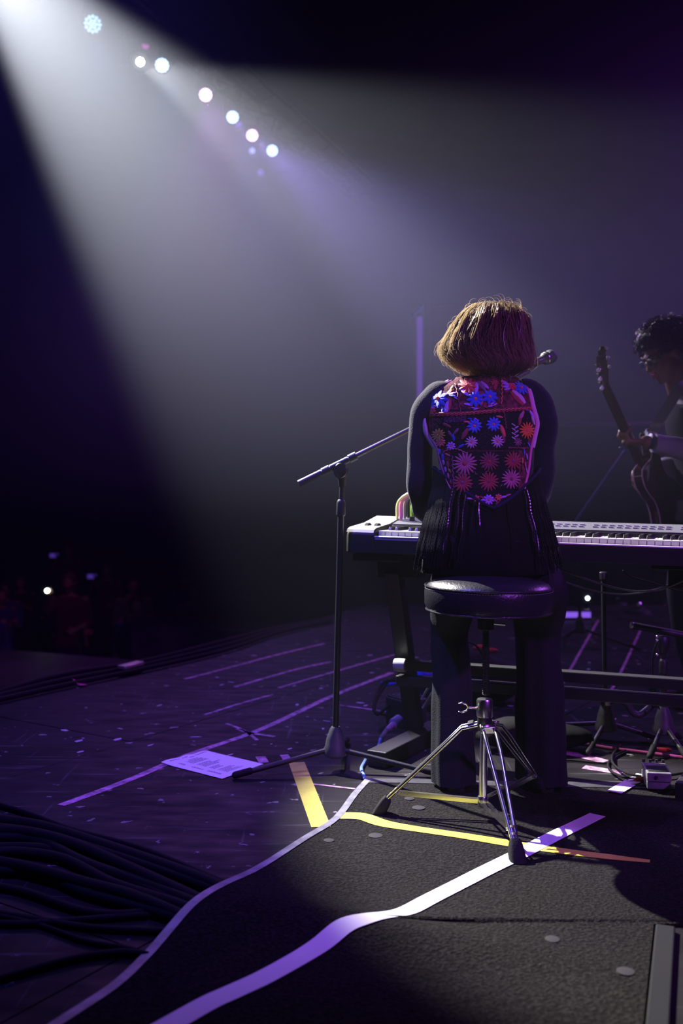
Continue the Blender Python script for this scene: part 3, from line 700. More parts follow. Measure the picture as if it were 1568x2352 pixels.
MB().tube([j0, j1], .0085, 14).build('boom_arm', mat('satin_black_tube', (.10, .10, .105), .33, .6), ms_)
MB().tube([j0, j0 + bd * .085], .0115, 14).build('counterweight', BLACKP, ms_)
MB().tube([j0 + bd * .088, j0 + bd * .115], .0135, 14).build('collar', BLACKP, ms_)
MB().tube([j0 + bd * .118, j0 + bd * .185], .0115, 14).build('sleeve', BLACKP, ms_)
MB().tube([j0 + bd * .188, j0 + bd * .215], .0145, 14).build('collar', BLACKP, ms_)
jc = j0 + bd * .155
MB().ring([[jc + V((math.cos(t) * a, y, -.012 + math.sin(t) * bz - dz)) for t in [2 * math.pi * j / 16 for j in range(16)]] for a, bz, dz, y in ((.020, .024, .012, -.016), (.023, .027, .012, -.010), (.023, .027, .012, .012), (.020, .024, .012, .018))]).build('tilt_joint', BLACKP, ms_)
MB().lathe(top - dd * .03, [(.012, 0), (.014, .02), (.021, .045), (.021, .06), (.0001, .062)], 16, dd).build('joint_base', BLACKP, ms_)
MB().tube([jc + V((0, -.02, -.02)), jc + V((0, -.045, -.02))], .010, 10).build('tilt_knob', BLACKP, ms_)
# microphone and clip at the far end of the boom
mp = j1; ma = (P(1262, 820, 3.50) - P(1214, 838, 3.46)).normalized()
mc = thing('vocal_microphone', tuple(mp), 'vocal microphone at the end of the boom right of her head', 'microphone')
m0 = P(1192, 846, 3.45)
MB().lathe(m0, [(.008, 0), (.010, .005), (.012, .06), (.014, .105), (.0205, .112), (.0205, .12)], 18, ma).build('handle', mat('mic_grey_body', (.08, .08, .09), .35, .3), mc)
MB().ell(m0 + ma * .142, (.025, .025, .027), 18, rot_to(ma)).build('grille', mat('steel_mesh', (.10, .10, .13), .5, .5, bump=.8, bscale=400), mc)
MB().lathe(m0 + ma * .119, [(.0215, 0), (.0235, .003), (.0235, .009), (.0215, .012)], 18, ma).build('grille_ring', STEEL, mc)
MB().lathe(m0 + ma * .03, [(.013, 0), (.0155, .002), (.0155, .04), (.013, .042)], 16, ma).build('clip', BLACKP, ms_)
MB().tube([m0 + ma * .05 - V((0, 0, .012)), j1 + V((0, 0, .0))], .006, 8).build('clip_stem', BLACKP, ms_)
bs, _h, _t, _d = tripod_stand('boom_stand', V((P(1332, 1300, 6.0).x, 6.0, 0)), [V((P(1332, 1300, 6.0).x + x_, 6.0 + y_, 0)) for x_, y_ in ((-.3, -.17), (.3, -.17), (0, .34))], .10, P(1328, 1190, 6.0), 'distant blue-lit boom stand between the player and the guitarist')
MB().tube([P(1318, 1204, 6.0), P(1436, 1034, 5.9)], .0095, 10).build('boom_arm', mat('painted_blue_lit_tube', (.10, .10, .42), .5), bs)  # blue light on the boom is put into its base colour
pts = catmull([m0, m0 - ma * .05 + V((0, 0, -.01)), j1 - bd * .1 - V((0, 0, .03)), j1 - bd * .35 - V((0, .01, .02)), j1 - bd * .55 - V((0, .008, .012))], 6)
# ------------------------------------------------------------------ drum throne
SC = V((.421, 2.85, 0))
th_ = thing('drum_throne', tuple(SC), 'round black vinyl drum throne on a chrome double braced tripod', 'stool')
ST = .672; SB = .598; SR = .182; tl = Matrix.Rotation(R(1.0), 3, 'Y')
q0 = SC + V((0, 0, ST))
def tilted(mb, c): mb.v = [tuple(c + tl @ (V(v_) - c)) for v_ in mb.v]; return mb
b = MB().lathe(SC, [(.0001, SB), (.12, SB - .001), (SR - .018, SB), (SR - .006, SB + .006), (SR, SB + .02), (SR + .001, ST - .018), (SR - .002, ST - .006), (SR - .005, ST - .001), (SR - .014, ST + .009), (SR - .04, ST + .020), (SR - .09, ST + .030), (.0001, ST + .034)], 64)
tilted(b, q0).build('seat', LEATHER, th_)
for z_, r_ in ((ST - .002, SR - .001), (SB + .004, SR - .005)):
    b = MB(); b.tube([SC + V((math.cos(t) * r_, math.sin(t) * r_, z_)) for t in [2 * math.pi * k / 96 for k in range(97)]], .0032, 6); tilted(b, q0).build('piping', LEATHER, th_)
b = MB()
for k in range(150):
    t = 2 * math.pi * k / 150; c = SC + V((math.cos(t) * (SR - .0005), math.sin(t) * (SR - .0005), ST - .009)); b.box(c, (.0012, .0045, .0012), Matrix.Rotation(t, 3, 'Z'))
tag(tilted(b, q0).build('stitching', mat('grey_thread', (.25, .25, .27), .7), th_), kind='stuff')
ax = V((.413, 2.85, 0)); cx2 = V((.404, 2.85, 0))
bracket = MB(); bracket.lathe(ax + V((0, 0, .545)), [(.02, 0), (.024, .003), (.024, .05), (.05, .052), (.05, .056), (.0001, .056)], 20); bracket.build('seat_clamp', BLACKM, th_)
MB().tube([ax + V((.02, -.02, .566)), ax + V((.052, -.022, .563))], .004, 8).build('clamp_bolt', STEEL, th_)
rod = MB(); prof = []; z_ = .36
while z_ < .56: prof += [(.0085, z_), (.0112, z_ + .0014), (.0112, z_ + .0026), (.0085, z_ + .004)]; z_ += .0046
rod.lathe(ax, prof, 18); rod.build('threaded_rod', mat('dark_steel', (.30, .30, .32), .25, 1.0), th_)
c0 = ax + V((-.003, 0, 0))
MB().lathe(c0, [(.0001, .297), (.0225, .297), (.0235, .300), (.0235, .343), (.021, .348), (.0115, .349), (.0001, .349)], 28).build('height_collar', mat('satin_steel', (.62, .62, .64), .28, 1.0), th_)
sc0 = c0 + V((-.0235, -.003, .322))
MB().tube([sc0, sc0 + V((-.022, -.002, .002))], .0035, 10).build('clamp_screw', CHROME, th_)
for s in (-1, 1):
    p_ = sc0 + V((-.024, -.002, .002)); MB().tube([p_, p_ + V((-.006, 0, s * .009)), p_ + V((-.018, 0, s * .014)), p_ + V((-.026, 0, s * .012))], [.004, .0045, .0045, .003], 8, flat=.6, round_ends=True).build('wing_tab', CHROME, th_)
MB().lathe(c0, [(.0001, .258), (.019, .258), (.0215, .262), (.0215, .297), (.0001, .297)], 24).build('upper_hub', BLACKM, th_)
MB().tube([ax + V((-.004, 0, .26)), cx2 + V((0, 0, .045))], .0118, 24).build('centre_tube', CHROME, th_)
MB().lathe(cx2, [(.0001, .040), (.0135, .040), (.0155, .044), (.0155, .066), (.0135, .070), (.0001, .070)], 20).build('lower_collar', CHROME, th_)
feet = [V((.109, 2.905, 0)), V((.446, 2.520, 0)), V((.625, 3.110, 0))]
BAND = mat('yellow_steel', (.62, .58, .22), .35, .9)  # yellow metal for the leg bands and the left leg end
for i, ft_ in enumerate(feet):
    o_ = V((ax.x, ax.y, 0)); dr = (ft_ - o_).normalized(); sd = V((-dr.y, dr.x, 0))
    zc = hump(ft_.x, ft_.y)
    h0 = c0 + V((0, 0, .275)) + dr * .02; f1 = ft_ + V((0, 0, zc + .030)) - dr * .012; kn = h0 + dr * .045 - V((0, 0, .012)); kn2 = h0.lerp(f1, .30) + V((0, 0, .022))
    for s in (-1, 1):
        MB().tube([h0 + sd * s * .016, kn + sd * s * .017, kn2 + sd * s * .017, f1 + sd * s * .0045], .0056, 10).build('leg_rod', CHROME, th_)
    MB().box(h0.lerp(kn, .4), (.022, .040, .018), rot_to(kn - h0, sd)).build('leg_pivot', CHROME if i else BLACKM, th_, bevel=.002)
    dl = (f1 - kn2).normalized()
    MB().tube([f1 - dl * .055, f1 - dl * .01], .0085, 12, flat=.7).build('leg_end', BAND if i == 0 else CHROME, th_)
    for k in (0.0, .010): MB().tube([f1 - dl * (.040 + k * 2), f1 - dl * (.034 + k * 2)], .0095, 12, flat=.75).build('leg_band', BAND, th_)
    # splayed rubber boot
    p_ = ft_ + V((0, 0, zc)); mR = rot_to((dl * -1 + V((0, 0, .55))).normalized(), sd)
    b = MB(); top_ = f1 - dl * .022
    rings = []
    for t, a, c_ in ((0, .021, .019), (.35, .021, .018), (.75, .018, .015), (1, .014, .011)):
        ctr = p_.lerp(top_, t) if t else p_ + V((0, 0, .001))
        rings.append([ctr + sd * a * math.copysign(abs(math.cos(u)) ** .55, math.cos(u)) + (dr * (1 - t * .5) + V((0, 0, t * .5))).normalized() * c_ * math.copysign(abs(math.sin(u)) ** .55, math.sin(u)) for u in [2 * math.pi * j / 20 for j in range(20)]])
    b.ring(rings); b.build('rubber_boot', RUBBER, th_)
    s0 = cx2 + V((0, 0, .056)) + dr * .014; s1 = h0.lerp(f1, .84) + V((0, 0, -.006))
    for s in (-1, 1):
        MB().box(*boxbar(s0 + sd * s * .009, s1 + sd * s * .006, .0022, .012)).build('brace', CHROME, th_, smooth=False)
    MB().tube([s1 - sd * .014, s1 + sd * .014], .004, 8).build('rivet', CHROME, th_)

# ------------------------------------------------------------------ stands and gear at right
b0 = F(1392, 1712); D = b0.y
sm, h2, t2, d2 = tripod_stand('short_stand', V((b0.x, b0.y, 0)), [F(1350, 1737), F(1250, 1672), F(1500, 1700)], P(1390, 1665, D).z, P(1385, 1318, D), 'short black straight stand with chrome top under the keyboard', mid=P(1389, 1620, D))
MB().lathe(P(1385, 1330, D), [(.0001, 0), (.014, 0), (.014, .024), (.010, .027), (.0001, .027)], 16).build('chrome_top', CHROME, sm)
MB().lathe(P(1391, 1620, D), [(.0155, 0), (.0163, .001), (.0163, .021), (.0155, .022)], 16).build('tape_wrap', TAPEW, sm)
MB().tube([P(1389, 1604, D), P(1372, 1604, D)], .010, 10, round_ends=True).build('clutch_knob', BLACKP, sm)
MB().tube(catmull([P(1402, 1610, D), P(1420, 1606, D), P(1440, 1618, D), P(1452, 1636, D), P(1468, 1642, D), P(1486, 1630, D), P(1500, 1618, D), P(1520, 1616, D)], 5), .0125, 10, round_ends=True).build('gooseneck', mat('gooseneck_black', (.03, .03, .032), .5), sm)
b1 = F(1524, 1722); D = b1.y
s2, h3, t3, d3 = tripod_stand('amp_stand', V((b1.x, b1.y, 0)), [F(1492, 1745), F(1580, 1752), F(1560, 1700)], P(1524, 1672, D).z, P(1522, 1478, D), 'low black boom stand at the right edge beside the footswitch', r_=.012, mid=P(1523, 1530, D))
a_, c_ = P(1449, 1436, D), P(1620, 1468, D); dv = (c_ - a_).normalized()
MB().tube([a_, c_], .0125, 14).build('boom_arm', BLACKP, s2)
MB().lathe(a_ - dv * .002, [(.0001, 0), (.0125, 0), (.0135, .003), (.0125, .008)], 16, dv).build('end_cap', STEEL, s2)
for k in (.22, .34): MB().tube([a_ + dv * k - dv * .01, a_ + dv * k + dv * .015], .0155, 12).build('collar', BLACKP, s2)
MB().lathe(P(1522, 1500, D), [(.013, 0), (.024, .03), (.026, .05), (.02, .062), (.0001, .064)], 16).build('joint_base', BLACKP, s2)
for zz in (1462, 1471, 1504): MB().ell(P(1509, zz, D - .03), (.006, .006, .006), 10).build('bolt', CHROME, s2)
MB().tube(catmull([P(1510, 1472, D - .02), P(1500, 1500, D - .02), P(1498, 1540, D - .02), P(1502, 1590, D - .02), P(1514, 1630, D - .02)], 6), .0028, 6).build('hanging_lead', CABLE, s2)

# footswitch
fs0 = F(1516, 1818, .006); q = Matrix.Rotation(R(-8), 3, 'Z')
fp = thing('footswitch', (fs0.x, fs0.y, 0), 'small grey metal footswitch pedal at the right edge of the carpet', 'pedal')
PED = mat('pedal_grey', (.12, .12, .125), .5, noise=25)
c = fs0 + V((.004, .055, 0))
b = MB(); pr = [(-.055, 0), (-.055, .024), (.055, .034), (.055, 0)]
b.ring([[c + q @ V((x, y, z + .006)) for y, z in pr] for x in (-.036, .036)]); b.build('housing', PED, fp, smooth=False, bevel=.003)
b = MB(); pr = [(-.060, .030), (-.060, .058), (.045, .062), (.050, .042)]
b.ring([[c + q @ V((x, y, z)) for y, z in pr] for x in (-.037, .037)]); b.build('treadle', PED, fp, smooth=False, bevel=.003)
b = MB(); b.ring([[c + q @ V((x, y, z)) for y, z in ((-.045, .0590), (-.045, .0605), (.010, .0625), (.010, .0610))] for x in (-.030, .030)]); b.build('rubber_pad', RUBBER, fp, smooth=False)
MB().lathe(c + q @ V((-.01, -.060, .044)), [(.0001, 0), (.0055, 0), (.0055, .003), (.0001, .003)], 12, q @ V((0, -1, 0))).build('jack_socket', BLACKP, fp)
for k in range(4):
    MB().lathe(c + q @ V((-.03 + .02 * k, .052, .062)), [(.0055, 0), (.005, .009), (.0001, .009)], 10).build('control_knob', BLACKP, fp)

# cables
def cable(name, pts, r_, m_, label, cat='cable', group=None, n=7):
    return tag(MB().tube(catmull(pts, n), r_, 8).build(name, m_), label, cat, group)
LC = mat('pale_grey_cable', (.34, .34, .38), .4)
cable('hanging_cable', [P(1268, 1296, 3.3), P(1292, 1309, 3.3), P(1340, 1328, 3.3), P(1400, 1347, 3.3), P(1450, 1357, 3.25), P(1490, 1357, 3.2), P(1530, 1350, 3.15), P(1600, 1320, 3.1)], .0030, LC, 'upper of two pale cables sagging under the keyboard')
cable('hanging_cable', [P(1270, 1322, 3.32), P(1296, 1336, 3.32), P(1350, 1354, 3.32), P(1400, 1363, 3.3), P(1450, 1364, 3.27), P(1500, 1355, 3.2), P(1560, 1335, 3.15), P(1610, 1310, 3.1)], .0026, LC, 'lower of two pale cables sagging under the keyboard')
cable('hanging_cable', [P(1430, 1310, 3.4), P(1450, 1325, 3.4), P(1490, 1336, 3.4), P(1540, 1352, 3.4), P(1600, 1366, 3.4)], .0018, CABLE, 'thin dark cable sagging behind the two pale ones')
cable('floor_cable', [F(1285, 1700, .006), F(1330, 1706, .006), F(1400, 1718, .006), F(1480, 1728, .006), F(1600, 1744, .006)], .0055, mat('magenta_cable', (.75, .12, .4), .4), 'pink cable lying across the deck right of the trousers')
cable('floor_cable', [F(1270, 1692, .006), F(1340, 1696, .006), F(1420, 1704, .006), F(1500, 1708, .006), F(1600, 1722, .006)], .0055, CABLE, 'black cable lying behind the pink cable at right')
cable('floor_cable', [F(1250, 1748, .004), F(1310, 1747, .004), F(1370, 1752, .004), F(1400, 1752, .004), F(1416, 1738, .004), F(1450, 1722, .004)], .0035, CABLE, 'thin black cable crossing the pale floor patch at right')
lp = [F(1440, 1722, .005), F(1408, 1738, .005), F(1396, 1756, .005), F(1404, 1772, .010), F(1430, 1784, .016), F(1470, 1792, .012), F(1500, 1790, .010)]
cable('coiled_cable', lp, .0045, CABLE, 'black cable looped on the floor behind the footswitch')
cable('coiled_cable', [F(1425, 1712, .005), F(1406, 1735, .012), F(1410, 1757, .016), F(1440, 1776, .018), F(1480, 1784, .014), F(1540, 1780, .012), F(1600, 1770, .01)], .0045, CABLE, 'second loop of black cable behind the footswitch, partly over the first')
for px, ln, a, lb in ((1525, .05, -22, 'small red plug on the floor above the footswitch'), (1470, .04, 10, 'small dull red plug left of the footswitch')):
    p_ = F(px, 1722 if px > 1500 else 1790, .012 if px > 1500 else .02); dv = Matrix.Rotation(R(a), 3, 'Z') @ V((1, 0, 0))
    t_ = thing('plug', tuple(p_), lb, 'plug')
    MB().lathe(p_ - dv * ln * .5, [(.004, 0), (.007, .004), (.008, ln * .8), (.005, ln)], 10, dv).build('sleeve', mat('red_plug', (.7, .06, .03), .4), t_)
    MB().tube([p_ - dv * ln * .5, p_ - dv * (ln * .5 + .02)], .003, 8).build('tip', STEEL, t_)

# power socket, plug and blue cable by the left stand foot
cn = F(905, 1672, .05)
cable('blue_cable', [F(888, 1676, .055), F(874, 1697, .035), F(868, 1715, .012), F(846, 1736, .006), F(836, 1752, .006), F(830, 1764, .006), F(832, 1775, .006), F(838, 1788, .008)], .0060, mat('pale_blue_cable', (.25, .42, .62), .4), 'pale blue cable with black bands between plug and carpet corner')
for a_, b_ in (((833, 1757), (830, 1763)), ((831, 1768), (833, 1774))):
    pass
pl = thing('power_plug', tuple(F(898, 1668, .05)), 'grey cylindrical power plug pushed into the black socket box', 'plug')
dv = (F(912, 1655, .07) - F(890, 1674, .055)).normalized()
MB().lathe(F(888, 1676, .055), [(.006, 0), (.009, .004), (.011, .05), (.020, .055), (.021, .062), (.020, .066), (.0185, .10), (.0001, .10)], 18, dv).build('body', mat('violet_grey_plastic', (.24, .20, .32), .45), pl)
MB().tube([F(874, 1697, .035), F(888, 1676, .055)], .0085, 12).build('strain_relief', mat('braided_sleeve', (.16, .16, .18), .7, bump=.8, bscale=500), pl)
sb = F(925, 1668, .0); bx = thing('socket_box', tuple(sb), 'black ribbed socket box on the deck behind the left stand foot', 'box')
q = Matrix.Rotation(R(35), 3, 'Z'); c = V((sb.x + .015, sb.y + .03, .055))
MB().box(c, (.12, .12, .11), q).build('housing', BLACKP, bx, bevel=.006)
for k in range(6): MB().box(c + q @ V((-.05 + .02 * k, 0, .058)), (.008, .11, .008), q).build('rib', BLACKP, bx, bevel=.001)
for k in range(5): MB().box(c + q @ V((.06, -.045 + .022 * k, .0)), (.004, .010, .07), q).build('vent_slat', mat('pale_slat', (.4, .4, .42), .5), bx)
BL = mat('bright_blue_cloth', (.02, .035, .55), .6)
def floor_or(px, py, D): return P(px, py, D)
cable('cable_loop', [P(930, 1563, 4.2), P(885, 1566, 4.15), P(868, 1590, 4.1), P(858, 1625, 4.0), P(868, 1640, 3.95), P(895, 1620, 4.0), P(930, 1608, 4.05)], .007, CABLE, 'black cable loop hanging behind the left stand upright, larger one')
cable('cable_loop', [P(935, 1560, 4.25), P(900, 1560, 4.2), P(878, 1585, 4.15), P(862, 1618, 4.05), P(864, 1636, 4.0), P(900, 1645, 3.95)], .005, CABLE, 'thinner black cable loop hanging behind the left stand upright')
cable('blue_strap', [P(874, 1570, 4.3), P(892, 1572, 4.3), P(915, 1568, 4.3), P(935, 1562, 4.3), P(960, 1560, 4.3)], .009, BL, 'bright blue strap behind the left stand upright', 'strap')
cable('blue_strap', [P(930, 1572, 4.28), P(926, 1590, 4.2), P(922, 1612, 4.1), P(926, 1620, 4.1), P(932, 1608, 4.1)], .009, BL, 'bright blue strap end hanging down beside the left upright', 'strap')
bag = thing('gear_bag', (.56, 4.45, 0), 'dark slouching gear bag on the deck behind the keyboard stand', 'bag')
b = MB(); b.ell((.52, 4.4, .12), (.20, .14, .13), 20); b.ell((.66, 4.42, .10), (.14, .13, .10), 18); b.build('body', mat('bag_nylon', (.010, .010, .012), .8, bump=.5, bscale=20), bag, fuse=.012, relax=4)
MB().tube(catmull([(.40, 4.28, .16), (.46, 4.24, .28), (.56, 4.24, .29), (.64, 4.28, .18)], 6), .010, 8, flat=.4).build('handle', mat('bag_webbing', (.04, .04, .045), .7), bag)
b = MB(); b.ell((.335, 4.2, .155), (.045, .05, .045), 16); b.ell((.37, 4.25, .12), (.05, .05, .07), 14)
tag(b.build('blue_cloth', BL, fuse=.012, relax=3), 'bright blue bundled cloth behind the left stand upright', 'cloth')
b = MB(); b.ell((.60, 4.30, .262), (.035, .03, .014), 14); b.ell((.645, 4.30, .25), (.035, .02, .012), 14)
tag(b.build('red_cloth', mat('red_cloth', (.6, .03, .03), .7), fuse=.007, relax=2), 'small red cloth on top of the dark gear bag', 'cloth')
b = MB(); b.ell((.70, 3.62, .05), (.22, .09, .05), 18); b.ell((.62, 3.6, .075), (.1, .07, .05), 16)
tag(b.build('folded_bag', mat('bag_nylon', (.010, .010, .012), .8), fuse=.01, relax=4), 'flat dark soft case on the deck between the player and the cross bars', 'bag')
cable('silver_lead', [P(968, 1607, 3.8), P(980, 1585, 3.8), P(992, 1572, 3.8), P(1006, 1564, 3.8)], .0045, mat('silver_lead', (.6, .6, .65), .3), 'upper short silver lead left of the trouser leg')
cable('silver_lead', [P(970, 1627, 3.8), P(982, 1608, 3.8), P(992, 1592, 3.8), P(1006, 1578, 3.8)], .0045, mat('silver_lead', (.6, .6, .65), .3), 'lower short silver lead left of the trouser leg')
# ------------------------------------------------------------------ people
def hand(mb, wrist, fdir, pnorm, thumb, curl=(.35, .45, .35), spread=.06, s=1.0):
    """palm and five fingers; fdir: wrist->knuckles, pnorm: palm faces, thumb: +1/-1 side"""
    f = V(fdir).normalized(); n = V(pnorm); n = (n - f * n.dot(f)).normalized(); sd = f.cross(n) * thumb
    w_ = V(wrist); q = Matrix((sd, f, n)).transposed()
    mb.ell(w_ + f * .045 * s, (.040 * s, .055 * s, .015 * s), 14, q)
    mb.ell(w_ + f * .075 * s, (.040 * s, .022 * s, .013 * s), 12, q)
    for k, (off, ln) in enumerate(((.030, .088), (.010, .098), (-.010, .092), (-.029, .074))):
        p = w_ + f * (.078 - abs(off - .005) * .15) * s + sd * off * s; a = 0; pts = [p - f * .02 * s, p]
        for j, (fr, c) in enumerate(zip((.45, .32, .25), curl)):
            a += c * (1 + .12 * (k - 1.5) * .5)
            d = f * math.cos(a) + n * math.sin(a) + sd * (spread * (1.5 - k)) * (1 if j == 0 else .4)
            p = p + d.normalized() * ln * fr * s; pts.append(p)
        mb.tube(pts, [r_ * s for r_ in (.0095, .0090, .0082, .0075, .0062)], 8, round_ends=True)
    p = w_ + f * .022 * s + sd * .022 * s; pts = [p]
    for d, l_ in ((sd * .75 + f * .65 + n * .25, .036), (sd * .35 + f * .8 + n * .45, .032), (sd * .0 + f * .85 + n * .5, .024)):
        p = p + d.normalized() * l_ * s; pts.append(p)
    mb.tube(pts, [r_ * s for r_ in (.0135, .0105, .009, .0072)], 8, round_ends=True)
def head(mb, c, fwd, up, s=1.0):
    """c: centre of the skull"""
    f = V(fwd).normalized(); u = V(up); u = (u - f * u.dot(f)).normalized(); r_ = f.cross(u); q = Matrix((r_, f, u)).transposed(); c = V(c)
    def at(x, y, z): return c + q @ V((x, y, z)) * s
    def e(x, y, z, a, b, d): mb.ell(at(x, y, z), (a * s, b * s, d * s), 18, q)
    e(0, -.012, .022, .077, .096, .088); e(0, .030, -.025, .064, .066, .075); e(0, .045, -.075, .044, .045, .040); e(0, .070, -.098, .022, .018, .018)
    e(0, .072, .018, .052, .020, .016)                     # brow
    for k in (-1, 1):
        e(k * .037, .066, -.030, .022, .022, .020)         # cheeks
        e(k * .078, -.004, -.012, .008, .018, .030)        # ears
    mb.tube([at(0, .086, .006), at(0, .100, -.022), at(0, .108, -.034)], [.008 * s, .010 * s, .011 * s], 10, round_ends=True)
    for k in (-1, 1): e(k * .010, .098, -.036, .008, .009, .007)
    e(0, .088, -.060, .022, .010, .0055); e(0, .086, -.070, .019, .010, .006)
    return at, q
def limb(mb, pts, rad, n=14): mb.tube(catmull(pts, 4) if False else [V(p) for p in pts], rad, n, round_ends=True)
def smooth_path(pts, rad, n=5):
    P3 = catmull([V((*p,)) for p in pts], n); R3 = [r_.x for r_ in catmull([V((r_, 0, 0)) for r_ in rad], n)]
    return P3, R3
def wrinkled(mb, pts, rad, n=28, amp=.004, seed=1, k=6, flat=1.0, up=V((0, 1, 0)), sub=10, folds=0.0):
    """a cloth tube with folds running along and across it"""
    P3, R3 = smooth_path(pts, rad, sub); rg = random.Random(seed); ph = [rg.uniform(0, 6.28) for _ in range(8)]
    rings = []; sd = None; L_ = len(P3)
    for i, p in enumerate(P3):
        d = (P3[min(i + 1, L_ - 1)] - P3[max(i - 1, 0)]).normalized()
        if sd is None: sd, t = frame(d, up)
        else: sd = (sd - d * sd.dot(d)).normalized(); t = sd.cross(d).normalized()
        u = i / (L_ - 1); rg_ = []
        for j in range(n):
            a = 2 * math.pi * j / n
            w_ = math.sin(u * 21 + ph[0] + 1.5 * math.sin(a + ph[1])) * .5 + math.sin(u * 37 + ph[2] + 2 * math.sin(a * 1 + ph[3])) * .35 + folds * math.sin(a * k + ph[4] + u * 2) * u
            rr_ = R3[i] + amp * w_
            rg_.append(p + (sd * math.cos(a) + t * math.sin(a) * flat) * rr_)
        rings.append(rg_)
    mb.ring(rings); return rings

# ---------------- the keyboardist, seen from behind
W = thing('person', (.43, 2.92, 0), 'seated keyboard player seen from behind in a flower embroidered vest and black fringe', 'person')
# torso profile: z, cx, cy, half width, half depth
TOR = [(.64, .425, 2.90, .150, .120), (.72, .428, 2.90, .180, .128), (.80, .428, 2.915, .168, .118), (.90, .428, 2.93, .142, .100), (1.00, .428, 2.945, .138, .098), (1.08, .426, 2.955, .146, .103),
       (1.16, .424, 2.962, .158, .106), (1.215, .424, 2.978, .160, .100), (1.245, .424, 2.988, .142, .086), (1.268, .424, 2.992, .098, .066), (1.285, .426, 2.992, .062, .055)]
def tor(z, g=0):
    cx, cy, a, b_ = lerp(TOR, z); return cx, cy, a + g, b_ + g
bd_ = MB()
bd_.loft([(cx, cy + (.03 if z < .85 else 0), z, a - .014 - (.01 if z < .85 else 0), b_ - (.045 if z < .85 else .013)) for z, cx, cy, a, b_ in TOR], 28, 2.3)
limb(bd_, [(.424, 2.965, 1.24), (.428, 2.972, 1.30), (.432, 2.975, 1.34)], [.052, .048, .050])
HC = V((.435, 2.975, 1.382))
head(bd_, HC, V((.05, 1, -.12)), V((0, .1, 1)), .98)
ARML = [(.285, 2.965, 1.215), (.247, 2.972, 1.15), (.235, 2.985, 1.045), (.237, 3.00, .935)]
FOREL = [(.237, 3.00, .930), (.262, 3.14, .882), (.295, 3.27, .858)]
ARMR = [(.565, 2.965, 1.22), (.597, 2.972, 1.16), (.604, 2.985, 1.06), (.598, 3.00, .955)]
FORER = [(.598, 3.00, .950), (.592, 3.11, .898), (.580, 3.20, .868)]
limb(bd_, ARML, [.042, .037, .032, .029]); limb(bd_, FOREL, [.030, .027, .021])
limb(bd_, ARMR, [.042, .037, .032, .029]); limb(bd_, FORER, [.030, .027, .021])
hand(bd_, FOREL[-1], (.20, 1, -.10), (0, -.1, -1), -1, (.25, .4, .35), s=.92)
hand(bd_, FORER[-1], (-.05, 1, -.12), (0, -.1, -1), 1, (.25, .4, .35), s=.92)
LEGL = [(.365, 2.92, .70), (.35, 3.06, .64), (.348, 3.19, .50), (.352, 3.17, .30), (.355, 3.15, .07)]
LEGR = [(.50, 2.92, .70), (.60, 3.06, .64), (.628, 3.19, .50), (.632, 3.17, .30), (.634, 3.15, .07)]
for L_ in (LEGL, LEGR): limb(bd_, *smooth_path(L_, [.070, .055, .042, .038, .030], 4))
for x in (.357, .636): bd_.tube([(x, 3.14, .05), (x, 3.20, .04), (x, 3.33, .025)], [.030, .034, .024], 12, flat=.7, round_ends=True)
bd_.build('body', SKIN, W, fuse=.0055, relax=2)
# long sleeved top
tp = MB()
tp.loft([(cx, cy, z, a - .001, b_ - .001) for z, cx, cy, a, b_ in TOR[2:9]], 40, 2.3)
tp.build('undershirt', mat('black_jersey', (.016, .016, .020), .85, bump=.4, bscale=220, sheen=.3), W)
for nm, up_, fo, seed in (('l', ARML, FOREL, 3), ('r', ARMR, FORER, 8)):
    pts = [V(up_[0]) + V((.03 if nm == 'l' else -.03, 0, .005))] + [V(p) for p in up_] + [V(p) for p in fo[1:]]
    b = MB(); wrinkled(b, pts, [.047, .051, .045, .038, .037, .034, .027], 40, .0045, seed, sub=9)
    b.build('sleeve', KNIT, W)
# vest: outline rows in image measure, laid on the back of the torso
DV = 2.862
def vx(zx): return ((900 + zx / 3.5636) - 784) / FPX * DV
def vz(zy): return CH - ((660 + zy / 3.5636) - YH) / FPX * DV
def on_back(x, z, off=.0):
    cx, cy, a, b_ = tor(z); a += .012; b_ += .010
    t = min(.985, abs((x - cx) / a)); return V((x, cy - b_ * (1 - t ** 2.3) ** (1 / 2.3) - off, z))
rowsV = [(700, 560, 1075), (735, 530, 1112), (800, 400, 1120), (870, 318, 1130), (980, 312, 1146), (1100, 316, 1180), (1200, 334, 1160), (1310, 395, 1132), (1400, 412, 1118), (1500, 438, 1102), (1580, 462, 1080), (1650, 492, 1058)]
VB = mat('maroon_vest_weave', (.05, .008, .018), .8, noise=70, col2=(.22, .04, .07), bump=.7, bscale=180)
VD = mat('black_vest_ground', (.012, .008, .014), .85, bump=.6, bscale=160)
vest = None
def vest_sheet(rows, name, m_, parent, off=.006, th=.003, nx=36, sub=4):
    rings = []
    tab = [(zy, a, b_) for zy, a, b_ in rows]; zs = []
    for p, q in zip(rows, rows[1:]):
        for k in range(sub): zs.append(p[0] + (q[0] - p[0]) * k / sub)
    zs.append(rows[-1][0]); fr_, bk_ = [], []
    for zy in zs:
        for p, q in zip(rows, rows[1:]):
            if p[0] <= zy <= q[0]: t = (zy - p[0]) / (q[0] - p[0]); a = p[1] + (q[1] - p[1]) * t; b_ = p[2] + (q[2] - p[2]) * t; break
        fr_.append([on_back(vx(a + (b_ - a) * j / nx), vz(zy), off) for j in range(nx + 1)])
        bk_.append([on_back(vx(a + (b_ - a) * j / nx), vz(zy), off - th) for j in range(nx + 1)])
    return MB().ring([f_ + list(reversed(k_)) for f_, k_ in zip(fr_, bk_)]).build(name, m_, parent)
vest = vest_sheet(rowsV, 'vest', VB, W)
vest['label'] = 'short vest thickly embroidered with coloured flowers'
